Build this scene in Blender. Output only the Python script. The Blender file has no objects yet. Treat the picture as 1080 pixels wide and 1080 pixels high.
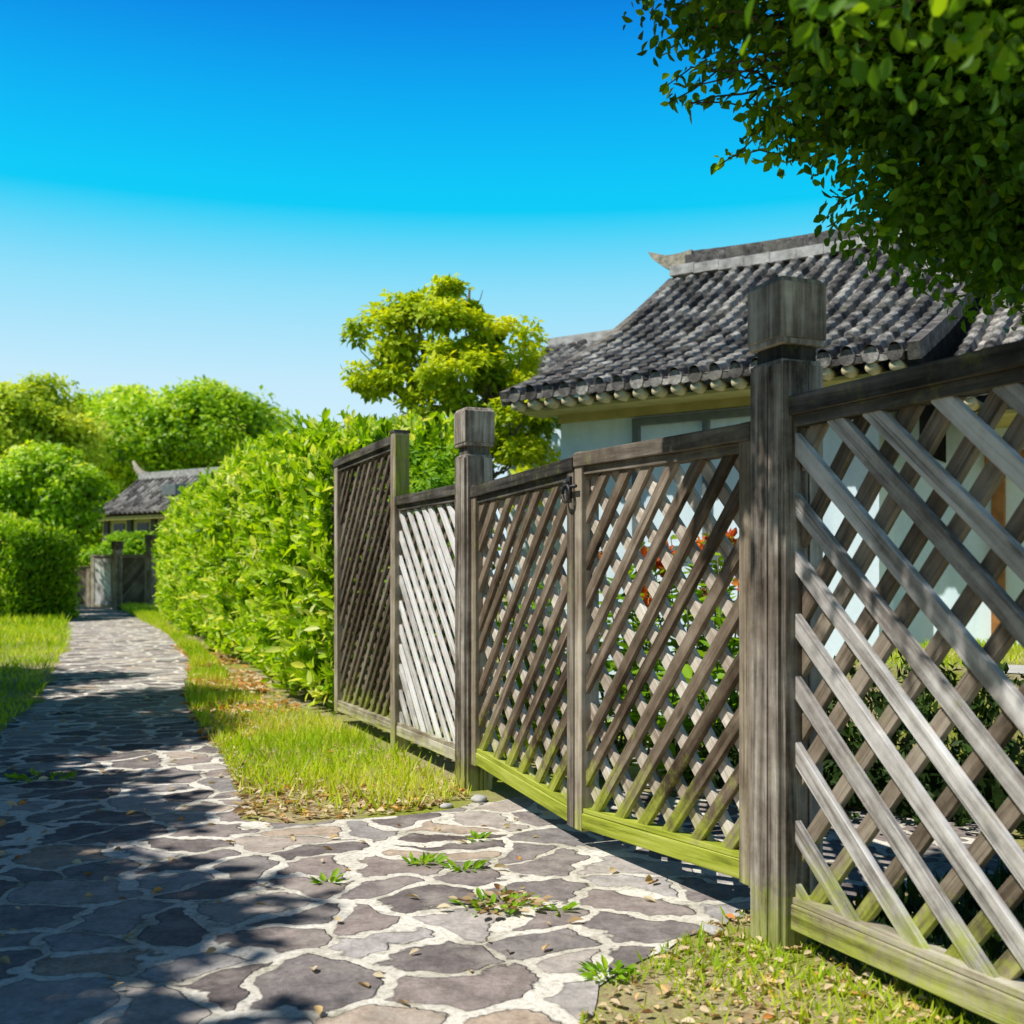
import bpy, bmesh, math, random
import numpy as np
from mathutils import Vector

random.seed(4); rng = np.random.default_rng(4)
scn = bpy.context.scene
COL = scn.collection
F, EYE, HZ = 1150.0, 1.3, 612.0
SUN_AZ = np.array([-0.93, -0.37]); SUN_AZ = SUN_AZ / np.linalg.norm(SUN_AZ)
SUN_EL = math.radians(56)

def at(px, py, Y):
    return np.array([(px - 540) * Y / F, Y, EYE - (py - HZ) * Y / F])

def gz(y):
    """height of the terrain: flat near the gate, rising gently beyond"""
    return 0.0095 * np.clip(np.asarray(y, float) - 12.0, 0, 33)

# ------------------------------------------------------------------ objects
def link(o, parent=None):
    COL.objects.link(o)
    if parent is not None: o.parent = parent
    return o

def tag(o, label=None, cat=None, group=None, kind=None):
    if label: o['label'] = label
    if cat: o['category'] = cat
    if group: o['group'] = group
    if kind: o['kind'] = kind
    return o

def thing(name, label, cat, loc=(0, 0, 0), group=None):
    o = bpy.data.objects.new(name, None); o.location = [float(c) for c in loc]
    o.empty_display_size = 0.2
    link(o); return tag(o, label, cat, group)

def base(parent):
    return np.array(parent.location) if parent is not None else np.zeros(3)

class MB:
    """collects polygons with metre UVs, a random value per piece and a material slot"""
    def __init__(s): s.v = []; s.f = []; s.uv = []; s.r = []; s.m = []; s.smooth = []
    def poly(s, pts, uv=None, rnd=0.5, m=0, smooth=False):
        i = len(s.v); s.v += [tuple(map(float, p)) for p in pts]; s.r += [rnd] * len(pts)
        s.f.append(tuple(range(i, i + len(pts)))); s.uv += (uv or [(0, 0)] * len(pts)); s.m.append(m); s.smooth.append(smooth)
    def grid(s, V, faces, uvs=None, rnd=0.5, m=0, smooth=True):
        i = len(s.v); V = np.asarray(V, float); s.v += [tuple(p) for p in V]
        s.r += (list(rnd) if np.ndim(rnd) else [rnd] * len(V))
        for f in faces:
            s.f.append(tuple(i + k for k in f)); s.m.append(m); s.smooth.append(smooth)
            s.uv += [(uvs[k] if uvs is not None else (0, 0)) for k in f]
    def box(s, c, ax, ay, az, L, m=0, rnd=None, taper=(1, 1)):
        """box centred at c; ax is the long (grain) axis; L = three full lengths"""
        c = np.asarray(c, float); A = [np.asarray(a, float) for a in (ax, ay, az)]
        if rnd is None: rnd = random.random()
        ou, ov = random.random() * 40, random.random() * 40
        P = []; co = []
        for i in (-1, 1):
            t = taper[0] if i < 0 else taper[1]
            for j in (-1, 1):
                for k in (-1, 1):
                    q = (i * L[0] / 2, j * L[1] / 2 * t, k * L[2] / 2 * t)
                    co.append(q); P.append(c + A[0] * q[0] + A[1] * q[1] + A[2] * q[2])
        i0 = len(s.v); s.v += [tuple(p) for p in P]; s.r += [rnd] * 8
        hand = np.dot(np.cross(A[0], A[1]), A[2]) > 0
        for f, (a, b, off) in (((0, 1, 3, 2), (1, 2, 7)), ((4, 6, 7, 5), (1, 2, 9)), ((0, 4, 5, 1), (0, 2, 0)), ((2, 3, 7, 6), (0, 2, 1.3)), ((0, 2, 6, 4), (0, 1, 2.7)), ((1, 5, 7, 3), (0, 1, 4.1))):
            ff = f if hand else f[::-1]
            s.f.append(tuple(i0 + k for k in ff)); s.m.append(m); s.smooth.append(False)
            s.uv += [(co[k][a] + ou, co[k][b] + ov + off) for k in ff]
    def tube(s, pts, rad, seg=8, m=0, rnd=None):
        pts = np.asarray(pts, float); n = len(pts)
        rad = np.broadcast_to(np.asarray(rad, float), (n,))
        if rnd is None: rnd = random.random()
        T = np.gradient(pts, axis=0); T /= np.linalg.norm(T, axis=1)[:, None] + 1e-9
        up = np.array([0, 0, 1.0]) if abs(T[0][2]) < 0.9 else np.array([1.0, 0, 0])
        V = []; uv = []; L = 0
        for i in range(n):
            b = np.cross(T[i], up); b /= np.linalg.norm(b) + 1e-9; c = np.cross(b, T[i]); up = c
            if i: L += np.linalg.norm(pts[i] - pts[i - 1])
            for k in range(seg):
                a = 2 * math.pi * k / seg
                V.append(pts[i] + rad[i] * (math.cos(a) * b + math.sin(a) * c)); uv.append((L, a * rad[i]))
        fs = [(i * seg + k, i * seg + (k + 1) % seg, (i + 1) * seg + (k + 1) % seg, (i + 1) * seg + k) for i in range(n - 1) for k in range(seg)]
        fs += [tuple(range(seg))[::-1], tuple((n - 1) * seg + k for k in range(seg))]
        s.grid(V, fs, uv, rnd, m)
    def build(s, name, mats, parent=None, bevel=0, seg=2):
        me = bpy.data.meshes.new(name); b = base(parent)
        me.from_pydata([tuple(np.array(p) - b) for p in s.v], [], s.f)
        uvl = me.uv_layers.new(name='UVMap'); uvl.data.foreach_set('uv', np.array(s.uv, np.float32).ravel())
        at_ = me.attributes.new('rnd', 'FLOAT', 'POINT'); at_.data.foreach_set('value', np.array(s.r, np.float32))
        for m in (mats if isinstance(mats, (list, tuple)) else [mats]): me.materials.append(m)
        me.polygons.foreach_set('material_index', np.array(s.m, np.int32))
        me.polygons.foreach_set('use_smooth', np.array(s.smooth, bool))
        me.update()
        o = link(bpy.data.objects.new(name, me), parent)
        if bevel:
            md = o.modifiers.new('edge', 'BEVEL'); md.width = bevel; md.segments = seg; md.limit_method = 'ANGLE'; md.angle_limit = math.radians(50)
        return o

# ------------------------------------------------------------------ materials
def mat(name):
    m = bpy.data.materials.new(name); m.use_nodes = True; nt = m.node_tree
    nt.nodes.clear(); out = nt.nodes.new('ShaderNodeOutputMaterial')
    return m, nt, out
def N(nt, typ, **kw):
    n = nt.nodes.new('ShaderNode' + typ)
    for k, v in kw.items():
        if k in n.inputs.keys() if isinstance(k, str) else False: n.inputs[k].default_value = v
        else: setattr(n, k, v)
    return n
def setin(n, **kw):
    for k, v in kw.items(): n.inputs[k.replace('_', ' ')].default_value = v
    return n
def ramp(nt, fac, stops, interp='LINEAR'):
    r = nt.nodes.new('ShaderNodeValToRGB'); r.color_ramp.interpolation = interp
    e = r.color_ramp.elements
    while len(e) > 1: e.remove(e[0])
    e[0].position = stops[0][0]; e[0].color = (*stops[0][1], 1) if len(stops[0][1]) == 3 else stops[0][1]
    for p, c in stops[1:]:
        x = e.new(p); x.color = (*c, 1) if len(c) == 3 else c
    nt.links.new(fac, r.inputs['Fac']); return r.outputs['Color']
def g(v): return (v, v, v)
def noise(nt, vec, scale, detail=4, rough=0.55, dist=0.0):
    n = nt.nodes.new('ShaderNodeTexNoise'); setin(n, Scale=scale, Detail=detail, Roughness=rough, Distortion=dist)
    if vec is not None: nt.links.new(vec, n.inputs['Vector'])
    return n
def mix(nt, fac, a, b, blend='MIX'):
    m = nt.nodes.new('ShaderNodeMix'); m.data_type = 'RGBA'; m.blend_type = blend; m.clamp_factor = True
    for key, v in (('Factor', fac), ('A', a), ('B', b)):
        sock = [i for i in m.inputs if i.name == key and (i.type == ('VALUE' if key == 'Factor' else 'RGBA'))][0]
        if hasattr(v, 'node'): nt.links.new(v, sock)
        elif key == 'Factor': sock.default_value = v
        else: sock.default_value = (*v, 1)
    return [o for o in m.outputs if o.type == 'RGBA'][0]
def math_(nt, op, a, b=0.0, clamp=False):
    m = nt.nodes.new('ShaderNodeMath'); m.operation = op; m.use_clamp = clamp
    for i, v in enumerate((a, b)):
        if hasattr(v, 'node'): nt.links.new(v, m.inputs[i])
        else: m.inputs[i].default_value = v
    return m.outputs[0]
def mapping(nt, vec, scale, loc=(0, 0, 0)):
    m = nt.nodes.new('ShaderNodeMapping'); m.inputs['Scale'].default_value = scale; m.inputs['Location'].default_value = loc
    nt.links.new(vec, m.inputs['Vector']); return m.outputs[0]
def pos(nt): return nt.nodes.new('ShaderNodeNewGeometry').outputs['Position']
def attr(nt, name='rnd'):
    a = nt.nodes.new('ShaderNodeAttribute'); a.attribute_name = name; return a.outputs['Fac']
def surf(nt, out, color, rough=0.8, bump=None, bstr=0.3, bdist=0.01, spec=0.3):
    p = nt.nodes.new('ShaderNodeBsdfPrincipled')
    if hasattr(color, 'node'): nt.links.new(color, p.inputs['Base Color'])
    else: p.inputs['Base Color'].default_value = (*color, 1)
    if hasattr(rough, 'node'): nt.links.new(rough, p.inputs['Roughness'])
    else: p.inputs['Roughness'].default_value = rough
    p.inputs['Specular IOR Level'].default_value = spec
    if bump is not None:
        b = nt.nodes.new('ShaderNodeBump'); setin(b, Strength=bstr, Distance=bdist)
        nt.links.new(bump, b.inputs['Height']); nt.links.new(b.outputs[0], p.inputs['Normal'])
    nt.links.new(p.outputs[0], out.inputs['Surface']); return p

def wood(name, dark, mid, light, moss=0.0, moss_h=0.35, moss_base=0.0, stain=0.8):
    m, nt, out = mat(name)
    uv = nt.nodes.new('ShaderNodeUVMap').outputs[0]; p = pos(nt); r = attr(nt)
    n1 = noise(nt, mapping(nt, uv, (1.6, 26, 1)), 1.0, 7, 0.62, 0.4).outputs['Fac']
    n2 = noise(nt, mapping(nt, uv, (0.8, 70, 1)), 1.0, 5, 0.6).outputs['Fac']
    n3 = noise(nt, p, 5.5, 6, 0.7).outputs['Fac']
    f = math_(nt, 'ADD', math_(nt, 'MULTIPLY', n1, 0.62), math_(nt, 'MULTIPLY', n3, 0.38))
    f = math_(nt, 'ADD', f, math_(nt, 'MULTIPLY', math_(nt, 'SUBTRACT', r, 0.5), 0.20))
    c = ramp(nt, f, [(0.36, dark), (0.49, mid), (0.63, light)])
    crack = ramp(nt, n2, [(0.30, g(0.18)), (0.40, g(1))])
    c = mix(nt, 0.75, c, crack, 'MULTIPLY')
    st = ramp(nt, noise(nt, p, 1.3, 5, 0.65).outputs['Fac'], [(0.38, (0.45, 0.40, 0.36)), (0.58, g(1))])
    c = mix(nt, stain, c, st, 'MULTIPLY')
    # knots
    vo = nt.nodes.new('ShaderNodeTexVoronoi'); setin(vo, Scale=1.0); nt.links.new(mapping(nt, uv, (2.2, 7, 1)), vo.inputs['Vector'])
    kn = ramp(nt, vo.outputs['Distance'], [(0.05, g(0.25)), (0.12, g(1))])
    c = mix(nt, 0.7, c, kn, 'MULTIPLY')
    if moss:
        sep = nt.nodes.new('ShaderNodeSeparateXYZ'); nt.links.new(p, sep.inputs[0])
        hz = math_(nt, 'SUBTRACT', 1.0, math_(nt, 'DIVIDE', sep.outputs['Z'], moss_h), True)
        nn = noise(nt, p, 9, 8, 0.78).outputs['Fac']
        k = math_(nt, 'ADD', math_(nt, 'MULTIPLY', hz, 1.25), moss_base)
        k = math_(nt, 'ADD', k, math_(nt, 'MULTIPLY', math_(nt, 'SUBTRACT', nn, 0.5), 2.6))
        k = math_(nt, 'MULTIPLY', ramp(nt, k, [(0.25, g(0)), (0.85, g(1))]), moss)
        mc = ramp(nt, n1, [(0.3, (0.13, 0.16, 0.015)), (0.5, (0.37, 0.42, 0.04)), (0.72, (0.56, 0.58, 0.13))])
        c = mix(nt, k, c, mc)
    h = math_(nt, 'ADD', n1, math_(nt, 'MULTIPLY', crack, 0.6))
    surf(nt, out, c, 0.9, h, 0.7, 0.007, 0.06); return m

def leaf_mat(name, stops, trans=0.4, rough=0.45, spec=0.35, tcol=(1.45, 1.35, 0.4)):
    m, nt, out = mat(name)
    c = ramp(nt, attr(nt), stops)
    p = nt.nodes.new('ShaderNodeBsdfPrincipled'); setin(p, Roughness=rough); p.inputs['Specular IOR Level'].default_value = spec
    nt.links.new(c, p.inputs['Base Color'])
    t = nt.nodes.new('ShaderNodeBsdfTranslucent'); nt.links.new(mix(nt, 1.0, c, tcol, 'MULTIPLY'), t.inputs['Color'])
    ms = nt.nodes.new('ShaderNodeMixShader'); ms.inputs[0].default_value = trans
    nt.links.new(p.outputs[0], ms.inputs[1]); nt.links.new(t.outputs[0], ms.inputs[2]); nt.links.new(ms.outputs[0], out.inputs['Surface'])
    return m

def plain(name, a, b, scale=6, rough=0.8, bstr=0.2, bdist=0.01, spec=0.3, detail=5):
    m, nt, out = mat(name); p = pos(nt); n = noise(nt, p, scale, detail, 0.6).outputs['Fac']
    surf(nt, out, ramp(nt, n, [(0.3, a), (0.7, b)]), rough, n, bstr, bdist, spec); return m

M = {}
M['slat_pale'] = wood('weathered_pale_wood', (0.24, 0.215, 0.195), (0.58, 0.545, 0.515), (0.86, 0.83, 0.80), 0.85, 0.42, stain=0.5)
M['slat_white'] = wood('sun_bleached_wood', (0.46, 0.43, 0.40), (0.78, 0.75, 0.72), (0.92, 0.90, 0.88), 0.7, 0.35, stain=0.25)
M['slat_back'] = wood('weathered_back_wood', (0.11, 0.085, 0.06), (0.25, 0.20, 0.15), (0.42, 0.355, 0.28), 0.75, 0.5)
M['slat_brown'] = wood('weathered_brown_wood', (0.085, 0.062, 0.042), (0.20, 0.15, 0.105), (0.36, 0.29, 0.22), 0.8, 0.62)
M['gate_back'] = wood('weathered_gate_back', (0.42, 0.34, 0.26), (0.68, 0.59, 0.48), (0.85, 0.77, 0.66), 0.6, 0.5)
M['slat_dim'] = wood('weathered_dim_wood', (0.10, 0.075, 0.055), (0.19, 0.15, 0.115), (0.30, 0.25, 0.20), 0.7, 0.5)
M['post'] = wood('weathered_post_wood', (0.085, 0.07, 0.056), (0.33, 0.285, 0.24), (0.66, 0.60, 0.52), 0.5, 0.30)
M['rail'] = wood('weathered_rail_wood', (0.08, 0.065, 0.05), (0.17, 0.14, 0.11), (0.34, 0.29, 0.23), 0.45, 0.1, 0.12)
M['rail_dark'] = wood('dark_rail_wood', (0.04, 0.038, 0.034), (0.10, 0.093, 0.083), (0.22, 0.20, 0.18), 0.4, 0.1, 0.18)
M['rail_moss'] = wood('mossy_rail_wood', (0.12, 0.10, 0.05), (0.30, 0.26, 0.15), (0.46, 0.41, 0.29), 0.92, 0.5, 0.36)
M['rail_half'] = wood('half_mossy_rail_wood', (0.18, 0.14, 0.09), (0.42, 0.37, 0.27), (0.62, 0.57, 0.46), 0.8, 0.24, 0.0)
M['stile'] = wood('stile_wood', (0.16, 0.12, 0.08), (0.36, 0.30, 0.22), (0.56, 0.48, 0.38), 0.6, 0.3, 0.1)
M['stile_moss'] = wood('mossy_stile_wood', (0.16, 0.14, 0.06), (0.32, 0.30, 0.12), (0.42, 0.42, 0.2), 0.9, 0.4, 0.55)
M['iron'] = plain('black_iron', (0.012, 0.012, 0.014), (0.035, 0.03, 0.03), 40, 0.5, 0.1, 0.002, 0.5)
M['bark'] = plain('bark', (0.035, 0.026, 0.018), (0.13, 0.10, 0.075), 14, 0.9, 0.8, 0.03, 0.1)
M['bark_pale'] = plain('pale_bark', (0.10, 0.085, 0.065), (0.24, 0.2, 0.16), 10, 0.9, 0.6, 0.02, 0.1)

GREENS = dict(
    hedge=[(0.0, (0.05, 0.12, 0.006)), (0.35, (0.25, 0.46, 0.012)), (0.75, (0.52, 0.72, 0.02)), (1.0, (0.80, 0.84, 0.26))],
    bright=[(0.0, (0.10, 0.17, 0.008)), (0.4, (0.42, 0.56, 0.012)), (1.0, (0.78, 0.80, 0.02))],
    mid=[(0.0, (0.06, 0.16, 0.008)), (0.5, (0.30, 0.54, 0.012)), (1.0, (0.58, 0.74, 0.04))],
    pale=[(0.0, (0.14, 0.25, 0.01)), (0.5, (0.52, 0.66, 0.03)), (1.0, (0.78, 0.80, 0.14))],
    dark=[(0.0, (0.04, 0.11, 0.004)), (0.5, (0.115, 0.255, 0.010)), (1.0, (0.40, 0.60, 0.016))],
    shrub=[(0.0, (0.05, 0.14, 0.015)), (0.5, (0.20, 0.42, 0.015)), (1.0, (0.42, 0.62, 0.03))],
    grass=[(0.0, (0.14, 0.28, 0.008)), (0.45, (0.40, 0.60, 0.012)), (0.8, (0.64, 0.74, 0.05)), (1.0, (0.80, 0.74, 0.36))],
    litter=[(0.0, (0.20, 0.09, 0.035)), (0.3, (0.50, 0.35, 0.18)), (0.62, (0.72, 0.60, 0.40)), (0.84, (0.74, 0.45, 0.14)), (1.0, (0.66, 0.26, 0.06))])
for k, v in GREENS.items():
    M[k] = leaf_mat(k + '_leaf', v, 0.45 if k not in ('litter',) else 0.15, 0.42 if k in ('hedge', 'dark') else 0.55, 0.3)
M['shade_leaf'] = leaf_mat('shade_dark_leaf', [(0.0, (0.015, 0.035, 0.006)), (1.0, (0.05, 0.10, 0.012))], 0.12, 0.6, 0.2)  # leaf colour darkened to cut bounce light and stand in for shade
M['petal'] = leaf_mat('petal', [(0.0, (0.55, 0.06, 0.02)), (0.6, (0.75, 0.17, 0.03)), (1.0, (0.8, 0.35, 0.05))], 0.35, 0.6, 0.2, (1.2, 1, 1))

# ------------------------------------------------------------------ leaves
def unit(a): return a / (np.linalg.norm(a, axis=-1, keepdims=True) + 1e-9)
def rvec(n): return unit(rng.normal(size=(n, 3)))

def leaf_mesh(name, P, axis, nrm, size, mat_, parent=None, width=0.42, rnd=None, shape='kite', fold=0.18, extra=None, curl=0.0):
    """many small leaves as one mesh: kite = 4 verts, leaf = 8 verts in two folded halves"""
    n = len(P); axis = unit(axis); side = unit(np.cross(axis, nrm)); nn = unit(np.cross(side, axis))
    size = np.broadcast_to(np.asarray(size, float), (n,))[:, None]; w = size * width
    if rnd is None: rnd = rng.random(n)
    rnd = np.clip(rnd, 0, 1)
    b = P; tip = P + axis * size - nn * size * curl
    if shape == 'kite':
        V = np.stack([b, P + axis * size * 0.45 + side * w * 0.5 + nn * fold * w, tip, P + axis * size * 0.45 - side * w * 0.5 + nn * fold * w], 1)
        k = 4; idx = np.array([[0, 1, 2], [0, 2, 3]])
    else:
        L = lambda t, s: P + axis * size * t + side * w * s + nn * (abs(s) * 2 * fold * w - size * curl * t * t)
        V = np.stack([b, L(.22, .36), L(.55, .5), L(.82, .26), tip, L(.82, -.26), L(.55, -.5), L(.22, -.36)], 1)
        k = 8; idx = np.array([[0, 1, 2, 3, 4], [0, 4, 5, 6, 7]])
    nv = n * k; fl = idx.shape[1]
    loops = (np.arange(n)[:, None, None] * k + idx[None]).reshape(-1).astype(np.int32)
    V = V.reshape(-1, 3) - base(parent); R = np.repeat(rnd, k).astype(np.float32)
    starts = np.arange(0, len(loops), fl, dtype=np.int32); mi = np.zeros(len(starts), np.int32)
    me = bpy.data.meshes.new(name)
    me.vertices.add(nv); me.vertices.foreach_set('co', V.astype(np.float32).ravel())
    me.loops.add(len(loops)); me.loops.foreach_set('vertex_index', loops)
    me.polygons.add(len(starts)); me.polygons.foreach_set('loop_start', starts)
    a = me.attributes.new('rnd', 'FLOAT', 'POINT'); a.data.foreach_set('value', R)
    me.materials.append(mat_); me.update(calc_edges=True); me.validate()
    return link(bpy.data.objects.new(name, me), parent)

def crown(clumps, nsub, per, sub_r, size, up=0.5, flat=0.75, inner=0.55):
    """clumps: list of (centre, radii). Returns points, axes, normals, sizes, random values"""
    vol = np.array([(r[0] * r[1] + r[1] * r[2] + r[0] * r[2]) for c, r in clumps]); cnt = np.maximum(3, (nsub * vol / vol.sum()).astype(int))
    Ps, As, Ns, Ss, Rs = [], [], [], [], []
    for (c, r), m in zip(clumps, cnt):
        c = np.array(c, float); r = np.array(r, float)
        d = rvec(m); rad = inner + (1 - inner) * rng.random(m) ** 0.6
        sc = c + d * r * rad[:, None] * 0.92; sr = sub_r * (0.6 + 0.8 * rng.random(m)); tone = rng.normal(0, 0.16, m)
        for i in range(m):
            k = max(4, int(per * (0.6 + 0.8 * rng.random())))
            o = rvec(k); q = rng.random(k) ** 0.45
            P = sc[i] + o * np.array([1, 1, flat]) * sr[i] * q[:, None]
            nr = unit(o * 0.8 + d[i] * 0.5 + np.array([0, 0, up]) + rng.normal(0, 0.45, (k, 3)))
            ax = unit(np.cross(nr, rvec(k)) + o * 0.5 + np.array([0, 0, -0.15]))
            Ps.append(P); As.append(ax); Ns.append(nr); Ss.append(size * (0.65 + 0.7 * rng.random(k)))
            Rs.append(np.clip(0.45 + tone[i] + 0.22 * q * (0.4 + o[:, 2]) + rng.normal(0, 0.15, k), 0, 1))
    return [np.concatenate(x) for x in (Ps, As, Ns, Ss, Rs)]

def limb(a, b, r0, r1, wob=0.06, n=7):
    a, b = np.array(a, float), np.array(b, float); t = np.linspace(0, 1, n)[:, None]
    p = a + (b - a) * t; L = np.linalg.norm(b - a)
    w = rng.normal(0, wob * L, (n, 3)) * np.sin(t * math.pi); return p + w, np.linspace(r0, r1, n)

def tree(label, loc, clumps, leafmat, trunk_top, r0, nsub, per, sub_r, size, bark='bark', name='broadleaf_tree', group=None, shape='kite', up=0.5, flat=0.75, cat='tree', width=0.5, inner=0.55, limbs=None):
    t = thing(name, label, cat, loc, group); mb = MB()
    top = np.array(trunk_top, float)
    p, r = limb(np.array(loc) - [0, 0, 0.15], top, r0, r0 * 0.55, 0.025, 9); r[0] *= 1.35; mb.tube(p, r, 10)
    for c, rr in (limbs or clumps):
        s = p[5 + int(rng.integers(0, 4))]
        q, w = limb(s, np.array(c) + rng.normal(0, 0.1, 3), r0 * 0.42, r0 * 0.12, 0.06); mb.tube(q, w, 7)
        for _ in range(4):
            e = np.array(c) + rvec(1)[0] * np.array(rr) * 0.8
            q2, w2 = limb(q[4], e, r0 * 0.14, r0 * 0.03, 0.07); mb.tube(q2, w2, 5)
    mb.build('trunk', M[bark], t)
    P, A, Nn, S, R = crown(clumps, nsub, per, sub_r, size, up, flat, inner)
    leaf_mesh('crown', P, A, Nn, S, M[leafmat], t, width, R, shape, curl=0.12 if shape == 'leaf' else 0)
    return t

# ------------------------------------------------------------------ ground, path
def struct(o): o['kind'] = 'structure'; return o

def ground():
    ys = np.unique(np.concatenate([np.linspace(-40, 0, 9), np.linspace(0, 12, 25), np.linspace(12, 45, 34), [60, 90, 150, 300, 600, 1200]]))
    xs = np.unique(np.concatenate([-np.geomspace(20, 900, 9), np.linspace(-20, 12, 65), np.geomspace(12, 900, 9)]))
    X, Y = np.meshgrid(xs, ys); Z = gz(Y)
    mb = MB(); nx = len(xs)
    f = [(j * nx + i, j * nx + i + 1, (j + 1) * nx + i + 1, (j + 1) * nx + i) for j in range(len(ys) - 1) for i in range(nx - 1)]
    mb.grid(np.stack([X, Y, Z], -1).reshape(-1, 3), f)
    m, nt, out = mat('ground_soil_and_turf'); p = pos(nt)
    n1 = noise(nt, p, 1.1, 6, 0.65).outputs['Fac']; n2 = noise(nt, p, 22, 6, 0.75).outputs['Fac']; n3 = noise(nt, p, 90, 4, 0.7).outputs['Fac']
    soil = ramp(nt, n2, [(0.3, (0.16, 0.11, 0.065)), (0.5, (0.44, 0.35, 0.21)), (0.7, (0.72, 0.62, 0.43))])
    turf = ramp(nt, n3, [(0.3, (0.10, 0.14, 0.015)), (0.5, (0.28, 0.32, 0.035)), (0.72, (0.50, 0.48, 0.15))])
    c = mix(nt, ramp(nt, math_(nt, 'ADD', math_(nt, 'MULTIPLY', n1, .6), math_(nt, 'MULTIPLY', n2, .4)), [(0.44, g(0)), (0.56, g(1))]), soil, turf)
    surf(nt, out, c, 0.95, n2, 0.6, 0.03, 0.1)
    return struct(mb.build('ground', m))
ground()

def wobble(poly, step=0.12, amp=0.035, closed=True):
    out = []; n = len(poly)
    for i in range(n if closed else n - 1):
        a, b = np.array(poly[i]), np.array(poly[(i + 1) % n]); L = np.linalg.norm(b - a); k = max(1, int(L / step))
        for j in range(k): out.append(a + (b - a) * j / k + rng.normal(0, amp, 2) * (0 < j))
    if not closed: out.append(np.array(poly[-1]))
    return out
# edges of the path on the ground plane (metres)
R_EDGE = [(0.1, -3), (0.12, 2.4), (0.16, 3.1), (0.34, 3.58), (0.62, 3.95), (0.88, 4.28), (1.05, 4.3), (2.2, 4.8), (2.6, 6.2), (0.3, 6.75), (-0.1, 6.36), (-0.5, 6.05), (-1.2, 5.80), (-1.44, 5.88), (-1.62, 6.5), (-2.1, 7.95), (-2.75, 9.6), (-3.6, 12.0)]
L_EDGE = [(-5.15, 12.0), (-4.25, 9.0), (-3.4, 6.6), (-2.6, 4.6), (-2.2, 2.8), (-2.1, -3)]
def path_r(y): return np.interp(y, [12, 17, 24, 32, 41], [-3.6, -5.0, -7.6, -11.0, -14.6])
def path_l(y): return np.interp(y, [12, 14, 22, 30, 41], [-5.15, -5.9, -8.9, -12.2, -16.6])
def path():
    me = bpy.data.meshes.new('path'); bm = bmesh.new()
    right = wobble(R_EDGE, closed=False); left = wobble(L_EDGE, closed=False)
    from mathutils.geometry import delaunay_2d_cdt
    ring = [Vector((float(p[0]), float(p[1]))) for p in right + left]; nr_ = len(ring)
    V2, E2, F2, *_ = delaunay_2d_cdt(ring, [(i, (i + 1) % nr_) for i in range(nr_)], [], 1, 1e-5)
    vs = [bm.verts.new((p[0], p[1], 0.006)) for p in V2]
    for f in F2: bm.faces.new([vs[i] for i in f])
    ys = np.linspace(12, 41, 60); prev = None
    for y in ys:
        w = 0.05 if y > 12 else 0
        a = bm.verts.new((path_l(y) + rng.normal(0, w), y, gz(y) + 0.006)); b = bm.verts.new((path_r(y) + rng.normal(0, w), y, gz(y) + 0.006))
        if prev: bm.faces.new((prev[0], prev[1], b, a))
        prev = (a, b)
    bmesh.ops.recalc_face_normals(bm, faces=bm.faces)
    for f in bm.faces:
        if f.normal.z < 0: f.normal_flip()
    bm.to_mesh(me); bm.free()
    m, nt, out = mat('crazy_paving'); p = pos(nt)
    w = noise(nt, p, 1.6, 3, 0.5); w2 = noise(nt, p, 7, 3, 0.5)
    v1 = nt.nodes.new('ShaderNodeVectorMath'); v1.operation = 'MULTIPLY_ADD'; nt.links.new(w.outputs['Color'], v1.inputs[0]); v1.inputs[1].default_value = (0.55, 0.55, 0); nt.links.new(p, v1.inputs[2])
    v2 = nt.nodes.new('ShaderNodeVectorMath'); v2.operation = 'MULTIPLY_ADD'; nt.links.new(w2.outputs['Color'], v2.inputs[0]); v2.inputs[1].default_value = (0.13, 0.13, 0); nt.links.new(v1.outputs[0], v2.inputs[2])
    mp = mapping(nt, v2.outputs[0], (1, 1, 0))
    def vor(feat):
        v = nt.nodes.new('ShaderNodeTexVoronoi'); v.voronoi_dimensions = '2D'; v.feature = feat; setin(v, Scale=2.95, Randomness=1.0); nt.links.new(mp, v.inputs['Vector']); return v
    ve = vor('DISTANCE_TO_EDGE'); vc = vor('F1')
    nz = noise(nt, p, 9, 5, 0.65).outputs['Fac']; nf = noise(nt, p, 45, 6, 0.7).outputs['Fac']; nl = noise(nt, p, 2.3, 4, 0.6).outputs['Fac']
    e = math_(nt, 'ADD', ve.outputs['Distance'], math_(nt, 'MULTIPLY', math_(nt, 'SUBTRACT', nz, 0.5), 0.16))
    e = math_(nt, 'ADD', e, math_(nt, 'MULTIPLY', math_(nt, 'SUBTRACT', nf, 0.5), 0.05))
    e = math_(nt, 'ADD', e, math_(nt, 'MULTIPLY', math_(nt, 'SUBTRACT', nl, 0.5), -0.28))
    stone = ramp(nt, e, [(0.078, g(0)), (0.098, g(1))])
    cr = nt.nodes.new('ShaderNodeSeparateColor'); nt.links.new(vc.outputs['Color'], cr.inputs[0])
    sc = ramp(nt, cr.outputs[0], [(0.0, (0.15, 0.12, 0.112)), (0.25, (0.26, 0.225, 0.217)), (0.45, (0.36, 0.29, 0.262)), (0.6, (0.27, 0.242, 0.232)), (0.8, (0.50, 0.455, 0.43)), (1.0, (0.52, 0.40, 0.30))])
    sc = mix(nt, 0.55, sc, ramp(nt, nf, [(0.3, g(0.55)), (0.7, g(1.35))]), 'MULTIPLY')
    sc = mix(nt, 0.7, sc, ramp(nt, nz, [(0.35, g(0.6)), (0.65, g(1.25))]), 'MULTIPLY')
    mc = ramp(nt, nf, [(0.3, (0.45, 0.40, 0.33)), (0.48, (0.80, 0.74, 0.64)), (0.7, (0.92, 0.87, 0.78))])
    mc = mix(nt, 0.8, mc, ramp(nt, nl, [(0.32, (0.45, 0.43, 0.36)), (0.55, g(1))]), 'MULTIPLY')
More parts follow.
